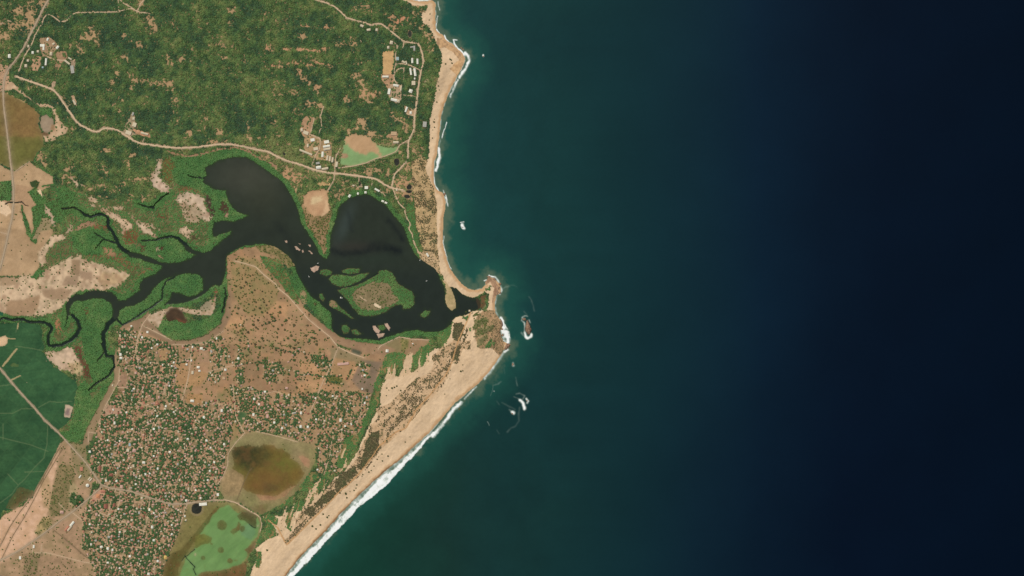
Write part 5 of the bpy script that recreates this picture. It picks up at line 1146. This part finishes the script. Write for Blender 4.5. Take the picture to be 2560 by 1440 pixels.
# ------------------------------------------------------------------ single trees and shrubs
def tree_meshes(k, r, h, col_, mname):
    g = np.random.default_rng(500 + k)
    co, f = [], []
    # a trunk that tapers, with two limbs
    def limb(a, b, ra, rb):
        n0 = len(co)
        for p, rad in ((a, ra), (b, rb)):
            for i in range(6): co.append((p[0] + cos(i * 1.047) * rad, p[1] + sin(i * 1.047) * rad, p[2]))
        for i in range(6): f.append((n0 + i, n0 + (i + 1) % 6, n0 + 6 + (i + 1) % 6, n0 + 6 + i))
    limb((0, 0, -.8), (.1, 0, h * .45), .32, .2); limb((.1, 0, h * .42), (r * .4, r * .2, h * .75), .18, .08); limb((.1, 0, h * .42), (-r * .35, -r * .25, h * .78), .18, .08)
    tm = pymesh('trunk', co, f)
    P, F = [], []
    for i in range(150):      # leaf clumps spread through the crown
        a = g.uniform(0, 6.283); q = math.sqrt(g.random()); ph_ = g.uniform(-.25, 1)
        rad = r * q * (1 + .18 * math.sin(3 * a + k)) ; zz = h * (.68 + .30 * ph_ * math.sqrt(max(0, 1 - q * q)))
        c = np.array([cos(a) * rad, sin(a) * rad, zz]); s = g.uniform(.16, .30) * r
        t1 = g.normal(0, 1, 3); t1[2] *= .45; t1 /= np.linalg.norm(t1); t2 = np.cross(t1, g.normal(0, 1, 3)); t2[2] *= .6; t2 /= np.linalg.norm(t2)
        n0 = len(P); P += [tuple(c - t1 * s), tuple(c + t2 * s * .8), tuple(c + t1 * s), tuple(c - t2 * s * .8)]; F.append((n0, n0 + 1, n0 + 2, n0 + 3))
    cm = pymesh('crown', P, F)
    tm.materials.append(BARK); cm.materials.append(material(mname, col_, rough=.75, grain=.15, gscale=.8))
    return tm, cm
BARK = material('bark', (96, 78, 58))
TV = [tree_meshes(k, 5.0, 7.0, c, 'single tree leaves %d' % k) for k, c in enumerate([(98, 102, 60), (108, 108, 66), (90, 110, 60), (114, 106, 70), (98, 92, 60)])]
SV = [tree_meshes(10 + k, 4.0, 2.6, c, 'dune shrub leaves %d' % k) for k, c in enumerate([(84, 96, 52), (96, 98, 60), (70, 86, 44)])]
def put_tree(name, meshes, u, v, s, rot, label, cat, group):
    x, y = W(u, v); r = link(name, None, loc=(x, y, float(zat(u, v))), rot=rot); r.scale = (s, s, s * .9); tag(r, label, cat, group)
    link('trunk', meshes[0], parent=r); link('crown', meshes[1], parent=r)
gt = np.random.default_rng(91)
big = pts('''665 920 788 760 663 900 762 885 735 870 765 893 832 866 680 792 686 795 672 805 645 822 700 767 648 868 711 880 690 874 683 865 725 864 768 902 791 860 790 908 645 893
662 934 702 932 640 818 676 786 712 824 728 838 737 850 745 856 700 905 647 852 860 904 893 911 917 975 770 980 757 983 757 991 722 935 663 895 655 813 695 822 575 845 590 900
607 815 620 830 633 811 612 870 600 850 625 880 638 860 655 845 668 850 655 780 630 790 645 800 693 842 588 812 612 840 595 830 768 950 742 968 720 950 735 900 690 955
650 770 610 775 596 770 622 760 640 755 660 755 598 745 612 735 630 730 602 718 615 705 590 715 700 780 715 800 735 812 752 825 765 838 705 812 720 845 770 855 785 845''')
tt = [(u, v, float(gt.uniform(.7, 1.25))) for u, v in big]
for _ in range(20000):
    if len(tt) >= 285: break
    u_, v_ = float(gt.uniform(565, 960)), float(gt.uniform(610, 1080))
    if not at(plain, u_, v_) or at(roadm, u_, v_) or at(dens, u_, v_) > .45 or at(water, u_, v_) or at(dlag, u_, v_) < 12: continue
    if at(N30, u_, v_) < -.5 and gt.random() < .6: continue
    if any((a - u_) ** 2 + (b - v_) ** 2 < 44 for a, b, _ in tt): continue
    if u_ > 850 and v_ > 900 and gt.random() < .6: continue
    tt.append((u_, v_, float(gt.uniform(.35, .9))))
lk = [('broad dark tree' if s > .95 else 'middling dark tree' if s > .6 else 'small dark tree') for _, _, s in tt]
labs = name_near([(u, v, l) for (u, v, s), l in zip(tt, lk)], PMARK)
for i, ((u, v, s), lb) in enumerate(zip(tt, labs)):
    put_tree('tree', TV[i % 5], u, v, s, float(gt.uniform(0, 6.28)), lb, 'tree', 'scattered trees on the dry plain')
shr = pts('''840 1112 967 1101 955 1135 947 1142 943 1148 970 1140 956 1152 935 1165 922 1180 928 1176 905 1190 907 1186 892 1212 890 1220 885 1226 875 1228 865 1235 867 1244 864 1233 850 1232
808 1285 781 1315 801 1312 790 1322 668 1375 650 1345 822 1289 818 1293 992 965 986 968 1002 976 966 989 993 965 980 970 1038 1011 984 1042 972 975 967 970 1013 1105 1025 1092 1148 1022 1152 928
1157 927 1157 912 1112 985 1140 908 1125 947 983 1041 962 1050 1092 175 1095 205 1098 225 1096 215 1092 255 1086 298 1085 305 1086 318 1082 325 1081 345 1125 148 1128 150 1114 160 1073 50 1075 35 1062 30
1065 22 1072 65 1130 158 1160 837 1185 842 1160 868 1180 783 1165 780 1169 838''')
SM = [('the islet side headland', 1215, 830), ('the river mouth beach', 1150, 800), ('the long southern surf', 900, 1230), ('the middle of the orange dune track', 1000, 1050), ('the western dune edge', 965, 975), ('the southern end of the dune track', 717, 1362),
      ('the northern beach cape', 1150, 150), ('the narrow northern beach', 1085, 310), ('the top edge of the beach', 1070, 30), ('the bend of the southern beach', 1150, 930), ('the brown dune scrub', 860, 1190)]
sz = [float(gt.uniform(.5, 1.15)) for _ in shr]
labs = name_near([(u, v, 'wide green shrub' if s > .85 else 'small green shrub') for (u, v), s in zip(shr, sz)], SM)
for i, ((u, v), s, lb) in enumerate(zip(shr, sz, labs)):
    put_tree('shrub', SV[i % 3], u, v, s, float(gt.uniform(0, 6.28)), lb + ' sand' if False else lb, 'shrub', 'shrubs scattered on the sand')
# ------------------------------------------------------------------ rocks in the surf
def rock(P, h, seed, rings=5, name='sea_rock'):
    g = np.random.default_rng(seed); P = np.array(P, float); n0 = len(P)
    Q = []
    for a, b in zip(P, np.roll(P, -1, 0)):
        for k in range(4): Q.append(a + (b - a) * k / 4)
    Q = np.array(Q); n = len(Q); c = Q.mean(0); ax = np.linalg.svd(P - P.mean(0))[2][0]; half = np.abs((P - c) @ ax).max()
    co, f, cc = [], [], []
    for r in range(rings + 1):
        t = r / rings
        for q in Q:
            d = q - c; al = (d @ ax) * ax; cr = d - al
            p = c + al * (1 - .75 * t ** 1.5) + cr * (1 - .95 * t) + g.normal(0, .5, 2) * (.4 + (t < .9))
            z = h * (1 - (1 - t) ** 1.6) * (.75 + .4 * g.random()) * (1 - .4 * abs((d @ ax)) / half) if r else -1.5
            co.append(((p[0] - c[0]) * M, -(p[1] - c[1]) * M, z))
            k = np.clip(.15 + t * .9 + g.normal(0, .16), 0, 1); cc.append(lin((64, 48, 42)) * (1 - k) + lin((168, 134, 106)) * k)
    for r in range(rings):
        for i in range(n):
            a, b = r * n + i, r * n + (i + 1) % n; f.append((b, a, a + n, b + n))
    f.append(tuple(range(rings * n + n - 1, rings * n - 1, -1)))
    me = pymesh(name, co, f); a_ = me.color_attributes.new('tone', 'FLOAT_COLOR', 'POINT')
    a_.data.foreach_set('color', np.concatenate([np.array(cc, np.float32), np.ones((len(cc), 1), np.float32)], 1).ravel())
    x, y = W(*c); return link(name, me, MT['rock'], loc=(x, y, 0))
def ell(u, v, a, b, ang=0, n=7, seed=0):
    g = np.random.default_rng(seed); return [(u + cos(t + radians(ang)) * 0 + (cos(t) * a * cos(radians(ang)) - sin(t) * b * sin(radians(ang))) * g.uniform(.75, 1.15), v + (cos(t) * a * sin(radians(ang)) + sin(t) * b * cos(radians(ang))) * g.uniform(.75, 1.15)) for t in np.arange(n) * 6.283 / n]
R_ = [(pts('1317 798 1320 801 1324 808 1327 816 1329 826 1327 834 1322 838 1318 836 1314 829 1312 820 1314 811 1316 804'), 14, 'long brown rocky islet ringed by white foam', 'islet'),
      (ell(1310.5, 798, 5, 4.5, 0, 8, 3), 6, 'round dark rock touching the north tip of the islet', 'rock'),
      (pts('1258 871 1262 862 1268 858 1275 859 1276 864 1271 870 1264 875'), 9, 'dark jagged rock at the eastern corner of the headland', 'rock'),
      (pts('1251 796 1256 804 1258 812 1254 818 1251 810 1250 802'), 7, 'dark rock face under the headland beside heavy foam', 'rock'),
      (ell(1256, 838, 3, 4, 20, 7, 5), 4, 'small black rock sticking out of the headland surf', 'rock'),
      (ell(1256, 823, 2.2, 1.6, 0, 6, 6), 3, 'tiny dark rock just off the headland shore', 'rock'),
      (ell(1250, 710, 3.2, 4, 0, 7, 7), 5, 'dark rock at the tip of the small hooked cape', 'rock'),
      (ell(1247, 720, 3.4, 5, 0, 7, 8), 5, 'brown rock on the east side of the hooked cape', 'rock'),
      (ell(1250.5, 732, 2.4, 2.6, 0, 6, 9), 4, 'round black rock south of the hooked cape', 'rock'),
      (ell(1244, 731, 2.4, 6, 0, 7, 19), 4, 'narrow brown rock ledge below the hooked cape', 'rock'),
      (ell(1222, 692, 5, 2.4, 0, 7, 10), 3, 'flat dark rock on the north face of the hooked cape', 'rock'),
      (ell(1236, 698, 4, 3.4, 40, 7, 11), 4, 'brown rock on the northeast face of the hooked cape', 'rock'),
      (ell(1317, 1002, 2, 1.6, 0, 6, 12), 2, 'small dark rock in the large offshore foam patch', 'rock'),
      (ell(1282, 911, 2.4, 2.8, 0, 6, 13), 2, 'half sunk rock with broken foam south of the headland', 'rock'),
      (ell(1111, 485, 3, 3.6, 10, 7, 14), 3.5, 'dark rock at the middle bend of the north beach', 'rock'),
      (ell(1281, 1034, 1.8, 1.4, 0, 6, 15), 1.6, 'little rock under the lower offshore foam patch', 'rock'),
      (ell(1158, 124, 2.6, 1.2, 45, 6, 16), 2, 'dark rock slab in the surf of the northern cape', 'rock'),
      (ell(1153, 120, 2.4, 1.1, 45, 6, 17), 2, 'thin dark rock at the upper end of the northern cape surf', 'rock'),
      (ell(1157, 568, 1.6, 1.4, 0, 6, 18), 1.6, 'small awash rock off the north beach inside white foam', 'rock'),
      (ell(1208, 140.5, 1.4, 1.2, 0, 6, 20), 1.6, 'lone tiny rock far off the northern cape', 'rock')]
for i, (P, h, lb, ct) in enumerate(R_):
    tag(rock(P, h, 700 + i, name='rock_islet' if ct == 'islet' else 'sea_rock'), lb, ct, 'rocks along the open coast')
# ------------------------------------------------------------------ skiffs on the lagoon
def skiff(u, v, ang, label):
    x, y = W(u, v); r = link('fishing_boat', None, loc=(x, y, .1), rot=radians(ang)); tag(r, label, 'boat', 'boats on the lagoon')
    co, f = [], []; n = 9
    for i in range(n):
        t = i / (n - 1); xx = -4 + 8 * t; w = 1.2 * (1 - max(0, (t - .45) / .55) ** 2) + .02
        co += [(xx, -w, .9 + .4 * t * t), (xx, -w * .7, 0), (xx, w * .7, 0), (xx, w, .9 + .4 * t * t)]
    for i in range(n - 1):
        for k in range(3): a = i * 4 + k; f.append((a, a + 4, a + 5, a + 1))
    f.append((0, 1, 2, 3))
    link('hull', pymesh('hull', co, f), BOATM, parent=r)
    for sx in (-2, .5):
        sc, sf = [], []; prism(sc, sf, sx - .25, -1, sx + .25, 1, .55, .62); link('bench', pymesh('bench', sc, sf), BOATW, parent=r)
    sc, sf = [], []; prism(sc, sf, 1.4, -.9, 3.2, .9, .95, 1.05); link('foredeck', pymesh('foredeck', sc, sf), BOATM, parent=r)
BOATM = material('white boat paint', (236, 236, 228), rough=.4, grain=.03); BOATW = material('boat bench wood', (150, 120, 86))
for q in (('1066.5 702 30', 'small white boat alone in the east lagoon below the beach'), ('1050 650 70', 'small white boat moored at the east lagoon bank'), ('855 745 10', 'small white boat beside the west shore of the large mangrove island'), ('772 691 120', 'small white boat south of the pale mid-channel sandbar'), ('795 658 15', 'small white boat north of the pale mid-channel sandbar')):
    u, v, a = map(float, q[0].split()); skiff(u, v, a, q[1])
# ------------------------------------------------------------------ light, sky, camera
SUN_EL, SUN_AZ = 58.0, -42.0      # degrees; azimuth from north, clockwise (sun to the northwest)
w = bpy.data.worlds.new('World'); scene.world = w; w.use_nodes = True
nt = w.node_tree; bg = nt.nodes['Background']; sk = nt.nodes.new('ShaderNodeTexSky'); sk.sky_type = 'NISHITA'; sk.sun_disc = False
sk.sun_elevation = radians(SUN_EL); sk.sun_rotation = radians(SUN_AZ); nt.links.new(sk.outputs[0], bg.inputs[0]); bg.inputs[1].default_value = .06
L = bpy.data.lights.new('sun', 'SUN'); L.energy = 3.2; L.angle = radians(.5); L.color = (1, .96, .89)
so = bpy.data.objects.new('sun', L); COL.objects.link(so); so.rotation_euler = (radians(90 - SUN_EL), 0, radians(180 - SUN_AZ)); so.location = (-2000, 2000, 5000)
cam = bpy.data.cameras.new('camera'); co_ = bpy.data.objects.new('camera', cam); COL.objects.link(co_)
ALT = 12000.0; co_.location = (0, 0, ALT); cam.sensor_width = 36; cam.lens = 36 * ALT / (2560 * M); cam.clip_start = 100; cam.clip_end = 60000
scene.camera = co_
scene.view_settings.view_transform = 'Standard'; scene.view_settings.look = 'None'; scene.view_settings.gamma = 1; scene.view_settings.exposure = 0
